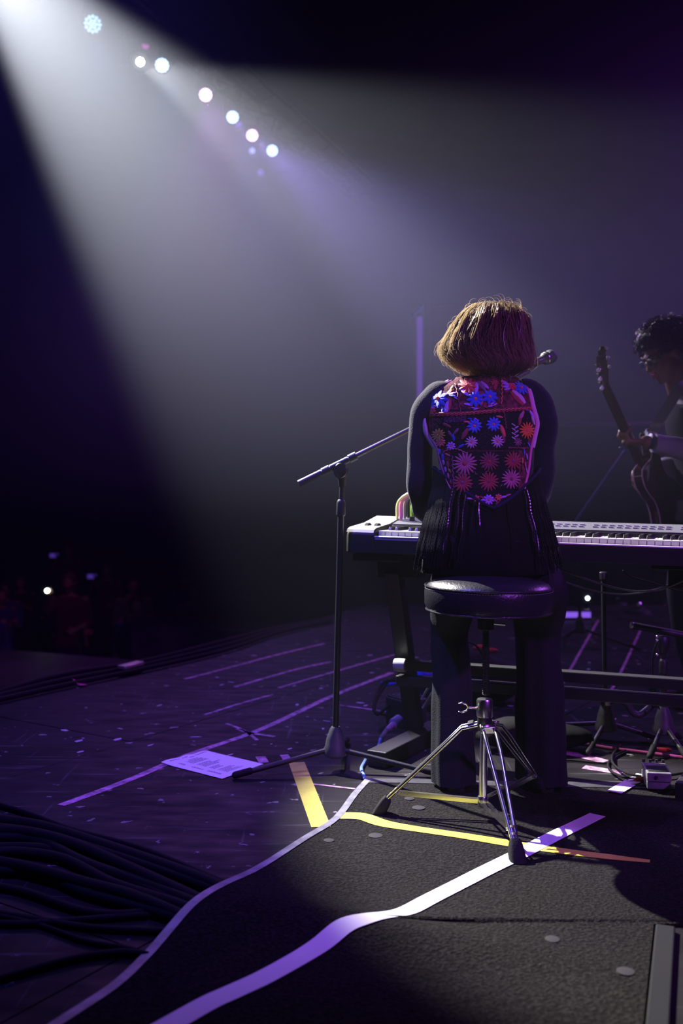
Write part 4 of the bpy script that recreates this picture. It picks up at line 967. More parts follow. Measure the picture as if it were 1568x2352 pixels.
vest_sheet([(1345, 478, 1030), (1650, 500, 1020)], 'dark_panel', VD, vest, .0075, .002)
vest_sheet([(1000, 345, 1150), (1040, 345, 1150), (1335, 470, 1100)], 'middle_panel', VD, vest, .0068, .002)
tail = vest_sheet([(1655, 560, 985), (1720, 575, 960), (1775, 650, 880), (1830, 762, 772)], 'tail_panel', VD, vest, .008, .003)
# front panels of the vest
for sx in (-1, 1):
    rings = []
    for i in range(14):
        z = 1.262 - .37 * i / 13; cx, cy, a, b_ = tor(z, .010); fr_ = []
        for j in range(13):
            u = .25 + .62 * j / 12; x = cx + sx * a * u; fr_.append(V((x, cy + b_ * (1 - u ** 2.3) ** (1 / 2.3) + .004, z)))
        rings.append(fr_ + [p - V((0, .003, 0)) for p in reversed(fr_)])
    MB().ring(rings).build('front_panel', VB, vest)
# pink piping round the back panel
outl = [(a, zy) for zy, a, b_ in rowsV] + [(b_, zy) for zy, a, b_ in reversed(rowsV)]
PK = mat('pink_piping', (.75, .22, .42), .7)
for side in (1, 2):
    pts = [on_back(vx(r_[side] + (-14 if side == 1 else 14)), vz(r_[0]), .004) for r_ in rowsV[1:]]
    MB().tube(catmull(pts, 4), .0036, 8, flat=.6).build('piping', PK, vest)
    pts = [on_back(vx(r_[side] + (-34 if side == 1 else 30)), vz(r_[0]), .001) for r_ in rowsV[1:8]]
    MB().tube(catmull(pts, 4), ([.011] * 20 + [.008] * 5) if side == 1 else [.006] * 25, 10, flat=.5).build('armhole_facing', mat('pale_lilac_cotton', (.62, .52, .60), .8, bump=.3, bscale=220), vest)
C8 = dict(blue=(.015, .07, .62), sky=(.06, .16, .85), red=(.62, .02, .03), orange=(.90, .20, .02), yellow=(.55, .45, .02), white=(.62, .48, .62), pink=(.52, .14, .26), rose=(.24, .02, .06), crimson=(.38, .01, .04), lilac=(.50, .26, .80), plum=(.20, .05, .14), coral=(.80, .13, .10), maroon=(.25, .02, .05), green=(.12, .25, .05))
def thread(nm): return mat('thread_' + nm, C8[nm], .55, bump=.6, bscale=500, sheen=.3)
def raised(mb, cx, cy, L0_, L1_, ang, wd, off, hgt):
    """one stitched petal from radius L0 to L1 (image measure) in direction ang"""
    d = (math.cos(ang), math.sin(ang)); n = (-d[1], d[0]); rings = []
    for i in range(6):
        t = i / 5; rr_ = L0_ + (L1_ - L0_) * t; w_ = wd * math.sin(math.pi * (.12 + .80 * t)) ** .7
        rg_ = []
        for u, h_ in ((-1, 0), (-.6, .8), (0, 1), (.6, .8), (1, 0)):
            x, y = cx + d[0] * rr_ + n[0] * w_ * u, cy + d[1] * rr_ + n[1] * w_ * u
            rg_.append(on_back(vx(x), vz(y), off + hgt * h_ * (math.sin(math.pi * (.15 + .7 * t)))))
        rings.append(rg_)
    mb.ring(rings)
def flower(cx, cy, r_, n, c1, c2, off=.0085, r0=.18):
    b = MB()
    for k in range(n): raised(b, cx, cy, r_ * r0, r_ * 1.08, 2 * math.pi * (k + .3) / n, r_ * 1.08 * 2.6 / n * (.80 if n < 12 else .70), off, .0045)
    o = b.build('embroidered_flower', thread(c1), vest)
    cpt = on_back(vx(cx), vz(cy), off + .001); MB().ell(cpt, (r_ * .00008, .0028, r_ * .00008), 10).build('flower_centre', thread(c2), vest)
    return o
fl = [(385, 900, 76, 9, 'blue', 'orange'), (682, 913, 66, 9, 'blue', 'orange'), (800, 895, 60, 8, 'blue', 'orange'), (1078, 808, 62, 10, 'blue', 'coral'), (630, 795, 72, 10, 'red', 'orange'), (1000, 800, 34, 5, 'red', 'red'),
      (665, 1138, 56, 11, 'sky', 'orange'), (820, 1125, 56, 11, 'sky', 'coral'), (640, 1272, 48, 12, 'white', 'coral'), (850, 1265, 50, 12, 'white', 'coral'), (1020, 1270, 34, 9, 'plum', 'yellow'),
      (1104, 1172, 66, 14, 'orange', 'coral'), (385, 1205, 50, 12, 'yellow', 'orange'), (402, 1268, 36, 9, 'coral', 'coral'), (588, 1445, 90, 17, 'pink', 'crimson'), (782, 1428, 76, 16, 'rose', 'crimson'), (978, 1422, 72, 15, 'crimson', 'plum'),
      (568, 1600, 74, 15, 'crimson', 'plum'), (775, 1590, 76, 16, 'crimson', 'rose'), (960, 1570, 76, 16, 'pink', 'rose'), (770, 1738, 42, 9, 'lilac', 'coral'), (670, 1728, 28, 7, 'coral', 'orange'), (850, 1718, 28, 7, 'coral', 'orange'),
      (480, 1300, 34, 8, 'lilac', 'coral'), (850, 770, 30, 6, 'crimson', 'red'), (336, 1000, 30, 6, 'red', 'orange')]
for f_ in fl: flower(*f_)
lv = [(700, 810, 48, -80, 'lilac'), (690, 850, 26, -70, 'lilac'), (745, 800, 52, 60, 'plum'), (770, 790, 44, 50, 'lilac'), (860, 790, 44, -70, 'crimson'), (595, 850, 48, 50, 'lilac'), (620, 960, 34, 10, 'lilac'), (640, 955, 24, -20, 'blue'),
      (940, 760, 30, 20, 'lilac'), (955, 780, 34, 10, 'lilac'), (950, 805, 34, 0, 'lilac'), (955, 825, 30, -15, 'lilac'), (1045, 890, 74, 48, 'white'), (1030, 905, 74, 50, 'crimson'), (455, 975, 62, 108, 'lilac'), (470, 960, 50, 100, 'crimson'),
      (485, 840, 34, -40, 'orange'), (500, 860, 32, -10, 'lilac'), (505, 885, 34, 20, 'blue'), (500, 815, 30, -60, 'yellow'), (520, 900, 24, 40, 'lilac'), (350, 960, 30, 10, 'white'), (325, 975, 34, 0, 'lilac'), (415, 1000, 30, 90, 'blue'),
      (660, 990, 20, 10, 'lilac'), (680, 998, 20, -20, 'lilac'), (730, 950, 26, -60, 'red'), (760, 985, 20, 20, 'crimson'), (800, 975, 22, -10, 'lilac'), (820, 950, 24, -30, 'lilac'), (840, 960, 20, -30, 'lilac'), (700, 955, 20, -60, 'crimson'), (790, 945, 22, -80, 'red'),
      (1055, 1050, 44, -60, 'pink'), (1040, 1090, 40, -80, 'crimson'), (1150, 1040, 40, 60, 'lilac'), (1160, 1085, 40, 70, 'white'), (1100, 1000, 30, 20, 'plum'), (870, 1065, 28, 10, 'coral'), (605, 1105, 24, 0, 'coral'), (630, 1078, 18, 0, 'blue'), (680, 1085, 18, 40, 'lilac'),
      (895, 1180, 50, 70, 'coral'), (590, 1200, 50, 120, 'maroon'), (900, 1240, 36, 80, 'maroon'), (500, 1230, 30, 80, 'blue'), (475, 1200, 30, 60, 'plum'), (520, 1180, 30, 130, 'plum'), (450, 1130, 36, 30, 'maroon'), (560, 1300, 26, -30, 'blue'),
      (1075, 1350, 24, 90, 'sky'), (1100, 1385, 26, 80, 'lilac'), (1060, 1420, 26, 90, 'coral'), (1085, 1455, 26, 80, 'pink'), (1070, 1320, 22, 0, 'crimson'), (1120, 1290, 24, 60, 'sky'), (1095, 1500, 22, 80, 'lilac'), (1060, 1480, 22, 90, 'crimson'),
      (395, 1340, 24, 80, 'sky'), (420, 1385, 26, 80, 'blue'), (455, 1370, 22, 30, 'pink'), (425, 1430, 22, 80, 'lilac'), (458, 1450, 26, 80, 'maroon'), (440, 1490, 22, 80, 'lilac'), (460, 1540, 22, 80, 'pink'), (470, 1500, 20, 60, 'yellow'), (478, 1590, 20, 80, 'crimson'),
      (620, 1728, 26, 5, 'lilac'), (720, 1740, 24, -40, 'lilac'), (720, 1720, 22, 30, 'crimson'), (820, 1740, 24, 40, 'pink'), (890, 1715, 26, -10, 'lilac'), (930, 1700, 24, -20, 'pink'), (700, 1765, 22, 40, 'coral'), (760, 1790, 24, 90, 'plum'), (840, 1762, 22, -40, 'rose')]
for k in range(7):
    lv += [(985 + (k % 2) * 26, 1130 + k * 18, 20, -30 if k % 2 else 30, 'white')]
for k in range(26):
    rr_ = random.Random(k + 50); lv.append((rr_.uniform(520, 1000), rr_.uniform(1350, 1640), 13, rr_.uniform(0, 180), rr_.choice(('plum', 'maroon', 'green'))))
for x, y, l_, a, c_ in lv:
    b = MB(); raised(b, x - math.cos(R(a)) * l_, y - math.sin(R(a)) * l_, 0, l_ * 2, R(a), l_ * .36, .0080, .0035); b.build('embroidered_leaf', thread(c_), vest)
# scalloped trim lines
def trim_line(fn, x0, x1, nm, amp=9, step=34):
    b = MB(); pts = []
    n_ = int((x1 - x0) / 5)
    for i in range(n_ + 1):
        x = x0 + (x1 - x0) * i / n_; pts.append(on_back(vx(x), vz(fn(x) - abs(math.sin((x - x0) * math.pi / step)) * amp), .0095))
    b.tube(pts, .0016, 6); b.build('braid_trim', thread(nm), vest)
b1f = lambda x: 1040 - (max(0, x - 560) * .085) - (0 if x > 560 else (560 - x) * .02)
for k, nm in ((0, 'coral'), (14, 'maroon'), (-14, 'crimson')): trim_line(lambda x: b1f(x) - k, 320, 1145, nm, 9 if k < 10 else 0)
trim_line(lambda x: 1352 - 26 * math.sin((x - 420) * .02), 425, 600, 'pink', 8, 24); trim_line(lambda x: 1320, 940, 1115, 'rose', 8, 24)
for x0, y0, x1, y1, nm in ((530, 770, 560, 1030, 'maroon'), (920, 730, 890, 960, 'coral'), (900, 980, 925, 1160, 'rose'), (490, 1380, 502, 1640, 'plum'), (1030, 1340, 1026, 1640, 'rose')):
    b = MB(); b.tube([on_back(vx(x0 + (x1 - x0) * t / 20 + 5 * math.sin(t * 1.9)), vz(y0 + (y1 - y0) * t / 20), .0095) for t in range(21)], .0016, 6); b.build('braid_trim', thread(nm), vest)
b = MB()
for k in range(900):
    rr_ = random.Random(k); x, y = rr_.uniform(330, 1130), rr_.uniform(760, 1340)
    if rr_.random() < .35: x, y = rr_.uniform(430, 600), rr_.uniform(1055, 1105)
    if y > 1200: x = rr_.uniform(480, 1080)
    if y < 870: x = rr_.uniform(480, 1090)
    b.ell(on_back(vx(x), vz(y), .0085), (.0011, .0011, .0011), 4)
tag(b.build('glass_beads', mat('violet_glass_bead', (.35, .10, .40), .12, .5), vest), kind='stuff')

# tunic over the hips and fringe
tn_ = MB(); ringsT = []
for z, a, b_, cy in ((.960, .146, .106, 2.938), (.90, .158, .114, 2.93), (.83, .174, .128, 2.925), (.77, .186, .136, 2.925), (.735, .192, .138, 2.93), (.715, .194, .138, 2.93), (.704, .194, .138, 2.935)):
    rg_ = []
    for j in range(72):
        t = 2 * math.pi * j / 72; k_ = (1 + .018 * math.sin(t * 11 + z * 14) * (1 - (z - .68) / .3) + .012 * math.sin(t * 17))
        rg_.append(V((.428 + a * k_ * math.cos(t), cy + b_ * k_ * math.sin(t), z)))
    ringsT.append(rg_)
tn_.ring(ringsT); tn_.build('tunic', CLOTHB, W)
FR = mat('black_bead_fringe', (.10, .10, .11), .25, .9)
fr_ = MB(); rr = random.Random(11)
def tun(z):
    return lerp([(.700, .204, .148, 2.93), (.735, .202, .148, 2.93), (.77, .196, .146, 2.925), (.83, .184, .138, 2.925), (.90, .168, .124, 2.93), (.96, .156, .116, 2.938), (1.10, .152, .112, 2.955)], z)
for k in range(330):
    t = rr.uniform(-math.pi, 0) if k < 150 else rr.uniform(-math.pi - .6, .6)
    if k < 130: t = rr.uniform(-math.pi + .02, -math.pi + .80)
    x_ = math.cos(t)
    if abs(x_) < .55 and rr.random() < .8: continue
    edge_z = .895 + .115 * abs(x_) ** 1.2 + rr.uniform(-.012, .008)
    z_end = rr.uniform(.715, .80) if abs(x_) > .45 else rr.uniform(.73, .86)
    if k > 300: z_end = .712
    pts = []; z = edge_z; ph = rr.uniform(0, 6); sway = rr.uniform(-.05, .05); i = 0
    while z > z_end:
        a, b_, cy = tun(z); u = (edge_z - z) / .3; tt = t + sway * u + .012 * math.sin(z * 60 + ph)
        off = 1.012 + .05 * u * max(0, abs(x_)) + (.02 * u if k % 3 == 0 else 0)
        pts.append(V((.428 + a * off * math.cos(tt), cy + b_ * off * math.sin(tt), z))); z -= .0045; i += 1
    if len(pts) > 3: fr_.tube(pts, [.0010 if j % 2 else .0023 for j in range(len(pts))], 4)
tag(fr_.build('beaded_fringe', FR, W), kind='stuff')
yk = MB(); ring_pts = []
for j in range(61):
    t = -math.pi - .3 + (math.pi + .6) * j / 60; x_ = abs(math.cos(t)); z = .895 + .115 * x_ ** 1.2; a, b_, cy = tun(z)
    ring_pts.append(V((.428 + a * 1.01 * math.cos(t), cy + b_ * 1.01 * math.sin(t), z)))
yk.tube(ring_pts, .0045, 8); yk.build('fringe_band', mat('dark_violet_velvet', (.02, .014, .05), .8), W)
# trousers and shoes
TR = mat('black_trousers', (.020, .021, .025), .9, bump=.5, bscale=240)
for L_, sd_ in ((LEGL, 21), (LEGR, 33)):
    b = MB(); pts = list(L_); pts[-1] = (L_[-1][0] + (.001 if sd_ == 21 else .003), L_[-1][1] + .012, .022)
    wrinkled(b, pts, [.096, .080, .060, .062, .069], 48, .0035, sd_, k=7, folds=1.1, sub=12, flat=1.3); b.build('trouser_leg', TR, W)
for x in (.357, .636):
    b = MB(); b.tube([(x, 3.13, .030), (x, 3.20, .036), (x, 3.30, .028), (x, 3.37, .020)], [.036, .040, .040, .024], 16, flat=.55, round_ends=True); b.box((x, 3.115, .016), (.052, .05, .032)); b.build('shoe', mat('black_shoe', (.02, .018, .018), .4), W, fuse=.006, relax=2)

# bob of hair: a soft inner cap plus strands
HR = mat('dark_brown_hair', (.075, .042, .026), .40)
HS = mat('backlit_hair_strands', (.08, .055, .04), .30)      # thin strands let light through
_n = HS.node_tree; _t = _n.nodes.new('ShaderNodeBsdfTranslucent'); _t.inputs[0].default_value = (.92, .80, .60, 1)
_x = _n.nodes.new('ShaderNodeMixShader'); _x.inputs[0].default_value = .6
_n.links.new(_n.nodes['Principled BSDF'].outputs[0], _x.inputs[1]); _n.links.new(_t.outputs[0], _x.inputs[2]); _n.links.new(_x.outputs[0], _n.nodes['Material Output'].inputs[0])
HX, HY = .432, 2.965
# measured silhouette: z -> left and right x
sil = [(1.287, .385, .515), (1.300, .355, .548), (1.315, .335, .566), (1.335, .308, .568), (1.352, .294, .567), (1.375, .294, .565), (1.400, .308, .562), (1.430, .325, .558), (1.460, .345, .548), (1.483, .368, .532), (1.498, .392, .510), (1.507, .425, .475)]
cap = MB(); ringsH = []
for z, l_, r_ in sil:
    cx, a = (l_ + r_) / 2, (r_ - l_) / 2 - .018; b_ = min(.110, a * 1.0) if z > 1.33 else min(.10, a)
    ringsH.append([V((cx + a * math.cos(t), 2.965 + b_ * math.sin(t) * (1.0 if math.sin(t) < 0 else (.62 if z < 1.45 else .95)), z - (.006 if z < 1.3 else 0))) for t in [2 * math.pi * j / 40 for j in range(40)]])
cap.ring(ringsH)
hair = cap.build('hair', HR, W)
hs = MB(); rr = random.Random(21)
def hair_pt(t, z, off=0):
    l_, r_ = lerp(sil, z); cx, a = (l_ + r_) / 2, (r_ - l_) / 2 - .006 + off; b_ = min(.114, a * 1.04) + off
    return V((cx + a * math.cos(t), 2.965 + b_ * math.sin(t) * (1.0 if math.sin(t) < 0 else (.66 if z < 1.45 else .95)), z))
for k in range(3400):
    t = rr.uniform(-math.pi * 1.12, math.pi * .12) if k % 6 else rr.uniform(-math.pi, math.pi)
    if abs(t - math.pi / 2) < .75 : continue                      # face stays clear
    z0 = rr.uniform(1.42, 1.500) if k % 3 else rr.uniform(1.36, 1.47); left = math.cos(t) < 0
    z1 = rr.uniform(1.285, 1.345) if left else rr.uniform(1.280, 1.325)
    z1 += .010 * math.sin(t * 23) + .006 * math.sin(t * 51)
    if rr.random() < .25: z1 += rr.uniform(0, .05)
    n_ = 10; off = rr.gauss(-.003, .004) + .005 * math.sin(t * 15 + 1) + .004 * math.sin(t * 37); ph = rr.uniform(0, 6.3); dt = rr.uniform(-.22, .22); wv = rr.uniform(.002, .011); pts = []
    wild = rr.random() < .045
    for i in range(n_ + 1):
        u = i / n_; z = z0 + (z1 - z0) * u
        o_ = off + wv * math.sin(u * 6 + ph) * u + (.020 * u * u if wild else 0) + (.006 * u ** 6 if left else 0)
        pts.append(hair_pt(t + dt * u + .05 * math.sin(u * 5 + ph), z, o_))
    r_ = rr.uniform(.0006, .0015)
    hs.tube(pts, [r_ * (1 - .75 * i / n_) for i in range(n_ + 1)], 3)
for k in range(170):                                             # fly-away curls on the crown and the tips at the left
    if k < 110:
        t = rr.uniform(0, 2 * math.pi); b_ = hair_pt(t, rr.uniform(1.44, 1.500)); d = V((b_.x - HX, b_.y - 2.965, .06)).normalized(); ln = rr.uniform(.010, .026)
    else:
        b_ = hair_pt(rr.uniform(-math.pi, -math.pi + .7), rr.uniform(1.30, 1.36)); d = V((-1, -.2, rr.uniform(-.5, .15))).normalized(); ln = rr.uniform(.012, .028)
    s_ = d.cross(V((0, 1, 0))).normalized() * rr.choice((-1, 1)); pts = [b_ - d * .006 + (d * math.sin(i / 8 * 2.4) + s_ * (1 - math.cos(i / 8 * 2.6)) * .7) * ln for i in range(9)]
    hs.tube(pts, [.0006 * (1 - .6 * i / 8) for i in range(9)], 3)
hs.tube(catmull([hair_pt(.05, 1.42), V((.575, 2.96, 1.38)), V((.585, 2.96, 1.345)), V((.592, 2.96, 1.32))], 4), .0007, 3)
tag(hs.build('hair_strands', HS, hair), kind='stuff')
# ---------------- the guitarist at the right edge
G = thing('person', (1.55, 4.45, 0), 'guitarist with curly dark hair and glasses at the right edge, looking down at his guitar', 'person')
gb = MB()
TG = [(.84, 1.66, 4.46, .115, .165), (.92, 1.65, 4.46, .118, .168), (1.02, 1.64, 4.46, .108, .155), (1.12, 1.62, 4.46, .112, .165), (1.22, 1.60, 4.45, .118, .185), (1.30, 1.575, 4.45, .105, .195), (1.345, 1.555, 4.45, .08, .15), (1.365, 1.54, 4.45, .055, .07)]
gb.loft([(cx, cy, z, a, b_) for z, cx, cy, a, b_ in TG], 28, 2.3)
HG = P(1528, 812, 4.33); hf = V((-.86, -.18, -.42)); hu = V((-.45, -.05, 1))
limb(gb, [(1.55, 4.45, 1.33), (1.50, 4.42, 1.39), HG + V((.045, .02, -.055))], [.058, .055, .055])
at, hq = head(gb, HG, hf, hu, 1.0)
gs = V((1.60, 4.27, 1.30)); ge = V((1.62, 4.11, 1.07)); gw = P(1482, 1014, 4.05)
rs = V((1.60, 4.63, 1.30)); re = V((1.60, 4.72, 1.04)); rw = P(1486, 1072, 4.46)
limb(gb, [gs, ge], [.047, .040]); limb(gb, [ge, gw], [.039, .025]); limb(gb, [rs, re], [.047, .040]); limb(gb, [re, rw], [.039, .026])
NK0 = P(1388, 893, 3.93); NK1 = P(1448, 1022, 4.10)         # along the neck
nd = (NK1 - NK0).normalized()
# fretting hand: comes from the right, wraps the neck with fingers over it
hand(gb, gw, (-1, -.05, -.05), (-.35, .1, .95), 1, (1.0, 1.1, .6), s=1.0)
hand(gb, rw, (-.75, -.15, -.55), (.4, -.7, -.3), -1, (.6, .8, .5), s=.95)
for sx in (-1, 1):
    limb(gb, [(1.67, 4.46 + sx * .09, .86), (1.62 - .04 * sx, 4.46 + sx * .12, .48), (1.66, 4.46 + sx * .13, .09)], [.095, .062, .040])
    gb.tube([(1.67, 4.46 + sx * .13, .055), (1.60, 4.46 + sx * .14, .045), (1.46, 4.46 + sx * .145, .028)], [.036, .040, .028], 12, flat=.8, round_ends=True)
gb.build('body', SKIN2, G, fuse=.006, relax=2)
# eyes, brows, lips, glasses
EW = mat('eye_white', (.7, .68, .66), .2)
for k in (-1, 1):
    MB().ell(at(k * .032, .078, -.006), (.012, .012, .009), 12, hq).build('eye', EW, G)
    MB().tube([at(k * .014, .094, .018), at(k * .034, .092, .024), at(k * .054, .078, .018)], [.003, .005, .003], 8, round_ends=True).build('eyebrow', mat('black_hair', (.03, .022, .02), .5), G)
MB().tube([at(-.020, .095, -.064), at(0, .102, -.060), at(.020, .095, -.064)], [.003, .006, .003], 8, round_ends=True).build('upper_lip', mat('lip', (.5, .14, .14), .4), G)
MB().tube([at(-.018, .092, -.073), at(0, .099, -.073), at(.018, .092, -.073)], [.003, .0065, .003], 8, round_ends=True).build('lower_lip', mat('lip', (.5, .14, .14), .4), G)
gl = MB()
for k in (-1, 1):
    gl.tube([at(k * .034 + math.cos(t) * .024, .104, -.006 + math.sin(t) * .017) for t in [2 * math.pi * j / 24 for j in range(25)]], .0014, 6)
    gl.tube([at(k * .058, .102, -.002), at(k * .078, .06, .002), at(k * .082, -.005, .0)], .0013, 6)
gl.tube([at(-.010, .105, -.002), at(0, .108, .001), at(.010, .105, -.002)], .0013, 6)
gf = gl.build('glasses', STEEL, G)
glm = mat('spectacle_glass', (.9, .9, .95), .03); glm.node_tree.nodes['Principled BSDF'].inputs['Transmission Weight'].default_value = 1
for k in (-1, 1): MB().ring([[at(k * .034 + math.cos(t) * .023, y, -.006 + math.sin(t) * .016) for t in [2 * math.pi * j / 20 for j in range(20)]] for y in (.1035, .1050)]).build('lens', glm, gf)
# curly hair
ch = MB(); rr = random.Random(4); BH = mat('black_hair', (.03, .022, .02), .5)
ch.ell(at(0, -.030, .045), (.098, .105, .088), 22, hq); ch.ell(at(0, .03, .085), (.08, .07, .05), 18, hq); ch.ell(at(0, -.085, -.02), (.075, .06, .07), 18, hq)
hg = ch.build('hair', BH, G, fuse=.012, relax=3)
ch = MB()
for k in range(900):
    u, v_ = rr.uniform(0, 2 * math.pi), math.acos(rr.uniform(-.35, 1))
    d = V((math.sin(v_) * math.cos(u), math.sin(v_) * math.sin(u), math.cos(v_)))
    c = V((d.x * .095, -.022 + d.y * .112, .045 + d.z * .092))
    if c.y > .060 and c.z < .060: continue
    if c.z < .0 and c.y > -.02: continue
    r_ = rr.uniform(.007, .013); s, t = frame(d); p = c; ln = rr.uniform(.018, .04); pts = []
    for j in range(13): 
        a = j * 1.05; pts.append(at(*(c + s * math.cos(a) * r_ + t * math.sin(a) * r_ + d * (ln * j / 12 - .006) )))
    ch.tube(pts, .0018, 3)
tag(ch.build('curls', BH, hg), kind='stuff')
# clothes
b = MB(); b.loft([(1.665, 4.46, .80, .125, .175), (1.66, 4.46, .90, .132, .182), (1.65, 4.46, 1.00, .126, .176)], 32, 2.3); b.build('waistband', mat('dark_trousers', (.020, .020, .035), .85, bump=.3, bscale=200), G)
SHIRT = mat('lilac_shirt', (.42, .38, .52), .8, bump=.3, bscale=200)
b = MB(); b.loft([(cx, cy, z, a + .006, b_ + .006) for z, cx, cy, a, b_ in TG[1:]], 40, 2.3); b.build('shirt', SHIRT, G)
for pts, rad, sd_ in (([gs + V((.02, .05, .01)), gs, gs.lerp(ge, .5), ge, ge.lerp(gw, .45), gw.lerp(ge, .12)], [.055, .062, .056, .055, .049, .038], 5), ([rs + V((.02, -.05, .01)), rs, rs.lerp(re, .5), re, re.lerp(rw, .45), rw.lerp(re, .14)], [.055, .062, .056, .055, .047, .036], 6)):
    b = MB(); wrinkled(b, pts, rad, 36, .005, sd_, sub=8); b.build('sleeve', SHIRT, G)
    a_, c_ = pts[-1], pts[-2]; dv = (a_ - c_).normalized()
    MB().tube([a_ - dv * .045, a_ - dv * .02, a_ + dv * .012], [.0395, .040, .0385], 24).build('cuff', SHIRT, G)
b = MB(); b.loft([(cx, cy, z, a + .014, b_ + .012) for z, cx, cy, a, b_ in TG[1:6]] + [(1.562, 4.45, 1.33, .094, .150)], 40, 2.3); b.build('waistcoat', mat('black_waistcoat', (.010, .010, .012), .9, bump=.3, bscale=200), G)
for sx in (-1, 1):
    b = MB(); wrinkled(b, [(1.66, 4.46 + sx * .075, .93), (1.665, 4.46 + sx * .09, .80), (1.62 - .04 * sx, 4.46 + sx * .12, .48), (1.66, 4.46 + sx * .13, .06)], [.115, .108, .082, .074], 36, .005, 9 + sx); b.build('trouser_leg', mat('dark_trousers', (.020, .020, .035), .85, bump=.3, bscale=200), G)
    b = MB(); b.tube([(1.69, 4.46 + sx * .13, .05), (1.60, 4.46 + sx * .14, .045), (1.45, 4.46 + sx * .145, .028)], [.042, .046, .034], 14, flat=.8, round_ends=True); b.box((1.58, 4.46 + sx * .138, .010), (.27, .08, .02)); b.build('shoe', mat('black_shoe', (.02, .018, .018), .4), G, fuse=.008, relax=2)
wb = gw + V((.022, .002, .0)); MB().lathe(wb, [(.030, -.008), (.0325, -.006), (.0325, .006), (.030, .008)], 24, (gw - ge).normalized()).build('wristband', mat('dark_blue_band', (.02, .02, .10), .5), G)
fr = gw + V((-.105, -.02, -.028)); MB().lathe(fr, [(.0085, -.003), (.0105, -.002), (.0105, .002), (.0085, .003)], 14, V((.2, .3, 1))).build('ring', CHROME, G)

# ---------------- his electric guitar: local frame x along the neck towards the body, y across, z out of the face
face = V((-.80, .60, -.05)); face = (face - nd * face.dot(nd)).normalized(); ac = face.cross(nd).normalized()
Mg = Matrix((nd, ac, face)).transposed()
def g_(x, y, z): return NK0 + Mg @ V((x, y, z)) + V((0, 0, 0))
gt = thing('electric_guitar', tuple(g_(.62, 0, -.03)), 'dark electric guitar with bound body, neck pointing up left, held by the curly haired man', 'guitar')
def gout(k=1.0):
    pts = [(.40, .030), (.385, .075), (.40, .105), (.445, .120), (.50, .112), (.555, .098), (.61, .105), (.67, .140), (.74, .165), (.80, .155), (.85, .105), (.868, .04), (.868, -.04), (.85, -.105), (.80, -.155), (.74, -.165), (.67, -.140), (.61, -.105), (.56, -.092), (.51, -.100), (.46, -.118), (.40, -.125), (.355, -.110), (.36, -.085), (.405, -.065), (.425, -.030)]
    return catmull([V((.62 + (x - .62) * k, y * k, 0)) for x, y in pts + pts[:1]], 4)[:-1]
GB = mat('guitar_dark_cherry', (.06, .012, .02), .15, coat=.8)
o1, o2 = gout(1), gout(.975)
MB().ring([[g_(p.x, p.y, z) for p in (o2 if e else o1)] for z, e in ((-.046, 1), (-.042, 0), (-.006, 0), (-.002, 1))]).build('body', GB, gt)
for z in (-.005, -.043):
    MB().tube([g_(p.x, p.y, z) for p in o1 + o1[:1]], .0028, 6).build('binding', mat('cream_binding', (.70, .62, .50), .4), gt)
b = MB(); b.ring([[g_(x, math.cos(t) * w_, -.004 + (math.sin(t) * .021 if math.sin(t) < 0 else 0)) for t in [2 * math.pi * j / 18 for j in range(18)]] for x, w_ in ((-.02, .0215), (.0, .0215), (.2, .0245), (.43, .0275))]); b.build('neck', mat('dark_mahogany', (.07, .025, .018), .35), gt)
b = MB(); b.ring([[g_(x, w_, -.003), g_(x, -w_, -.003), g_(x, -w_, .003), g_(x, w_, .003)] for x, w_ in ((-.005, .0215), (.2, .0245), (.50, .028))]); b.build('fretboard', mat('rosewood', (.03, .015, .012), .5), gt, smooth=False)
for k in range(20):
    x = .64 * (1 - 2 ** (-(k + 1) / 12)) + .0
    if x < .5: MB().tube([g_(x, -.0215 - x * .012, .0035), g_(x, .0215 + x * .012, .0035)], .0010, 5).build('fret', STEEL, gt)
b = MB(); hp_ = [(-.005, .022), (-.03, .030), (-.06, .040), (-.12, .038), (-.165, .046), (-.185, .030), (-.178, .012), (-.190, 0), (-.178, -.012), (-.185, -.030), (-.165, -.046), (-.12, -.038), (-.06, -.040), (-.03, -.030), (-.005, -.022)]
b.ring([[g_(x, y, z + x * .22) for x, y in hp_] for z in (-.015, .0)]); b.build('headstock', GB, gt, smooth=False, bevel=.002)
for sy in (-1, 1):
    for k in range(3):
        x = -.055 - k * .045; z = x * .22
        tp_ = MB().tube([g_(x, sy * .036, z - .012), g_(x, sy * .054, z - .012)], .0035, 8).build('tuning_post', CHROME, gt)
        MB().ell(g_(x, sy * .063, z - .012), (.007, .010, .0085), 12, Mg).build('tuning_peg', mat('pearl_peg', (.85, .88, .82), .15, coat=.6), tp_)
        MB().lathe(g_(x, sy * .024, z), [(.004, 0), (.004, .012), (.0001, .013)], 10, face).build('string_post', CHROME, gt)
for k in range(6):
    y = (k - 2.5) * .0066
    MB().tube([g_(-.01, y, .005), g_(.64, y * 1.5, .010)], .0004 + k * .00008, 5).build('string', STEEL, gt)
for x in (.53, .59): MB().box(g_(x, 0, .003), (.036, .085, .012), Mg).build('pickup', STEEL, gt, bevel=.002)
MB().box(g_(.645, 0, .004), (.014, .085, .012), Mg).build('bridge', CHROME, gt, bevel=.002); MB().box(g_(.69, 0, .004), (.018, .09, .010), Mg).build('tailpiece', CHROME, gt, bevel=.002)
for x, y in ((.70, .10), (.76, .115), (.76, .05), (.80, .09)): MB().lathe(g_(x, y, -.003), [(.012, 0), (.011, .016), (.008, .018), (.0001, .018)], 16, face).build('volume_knob', mat('amber_knob', (.4, .25, .08), .3), gt)
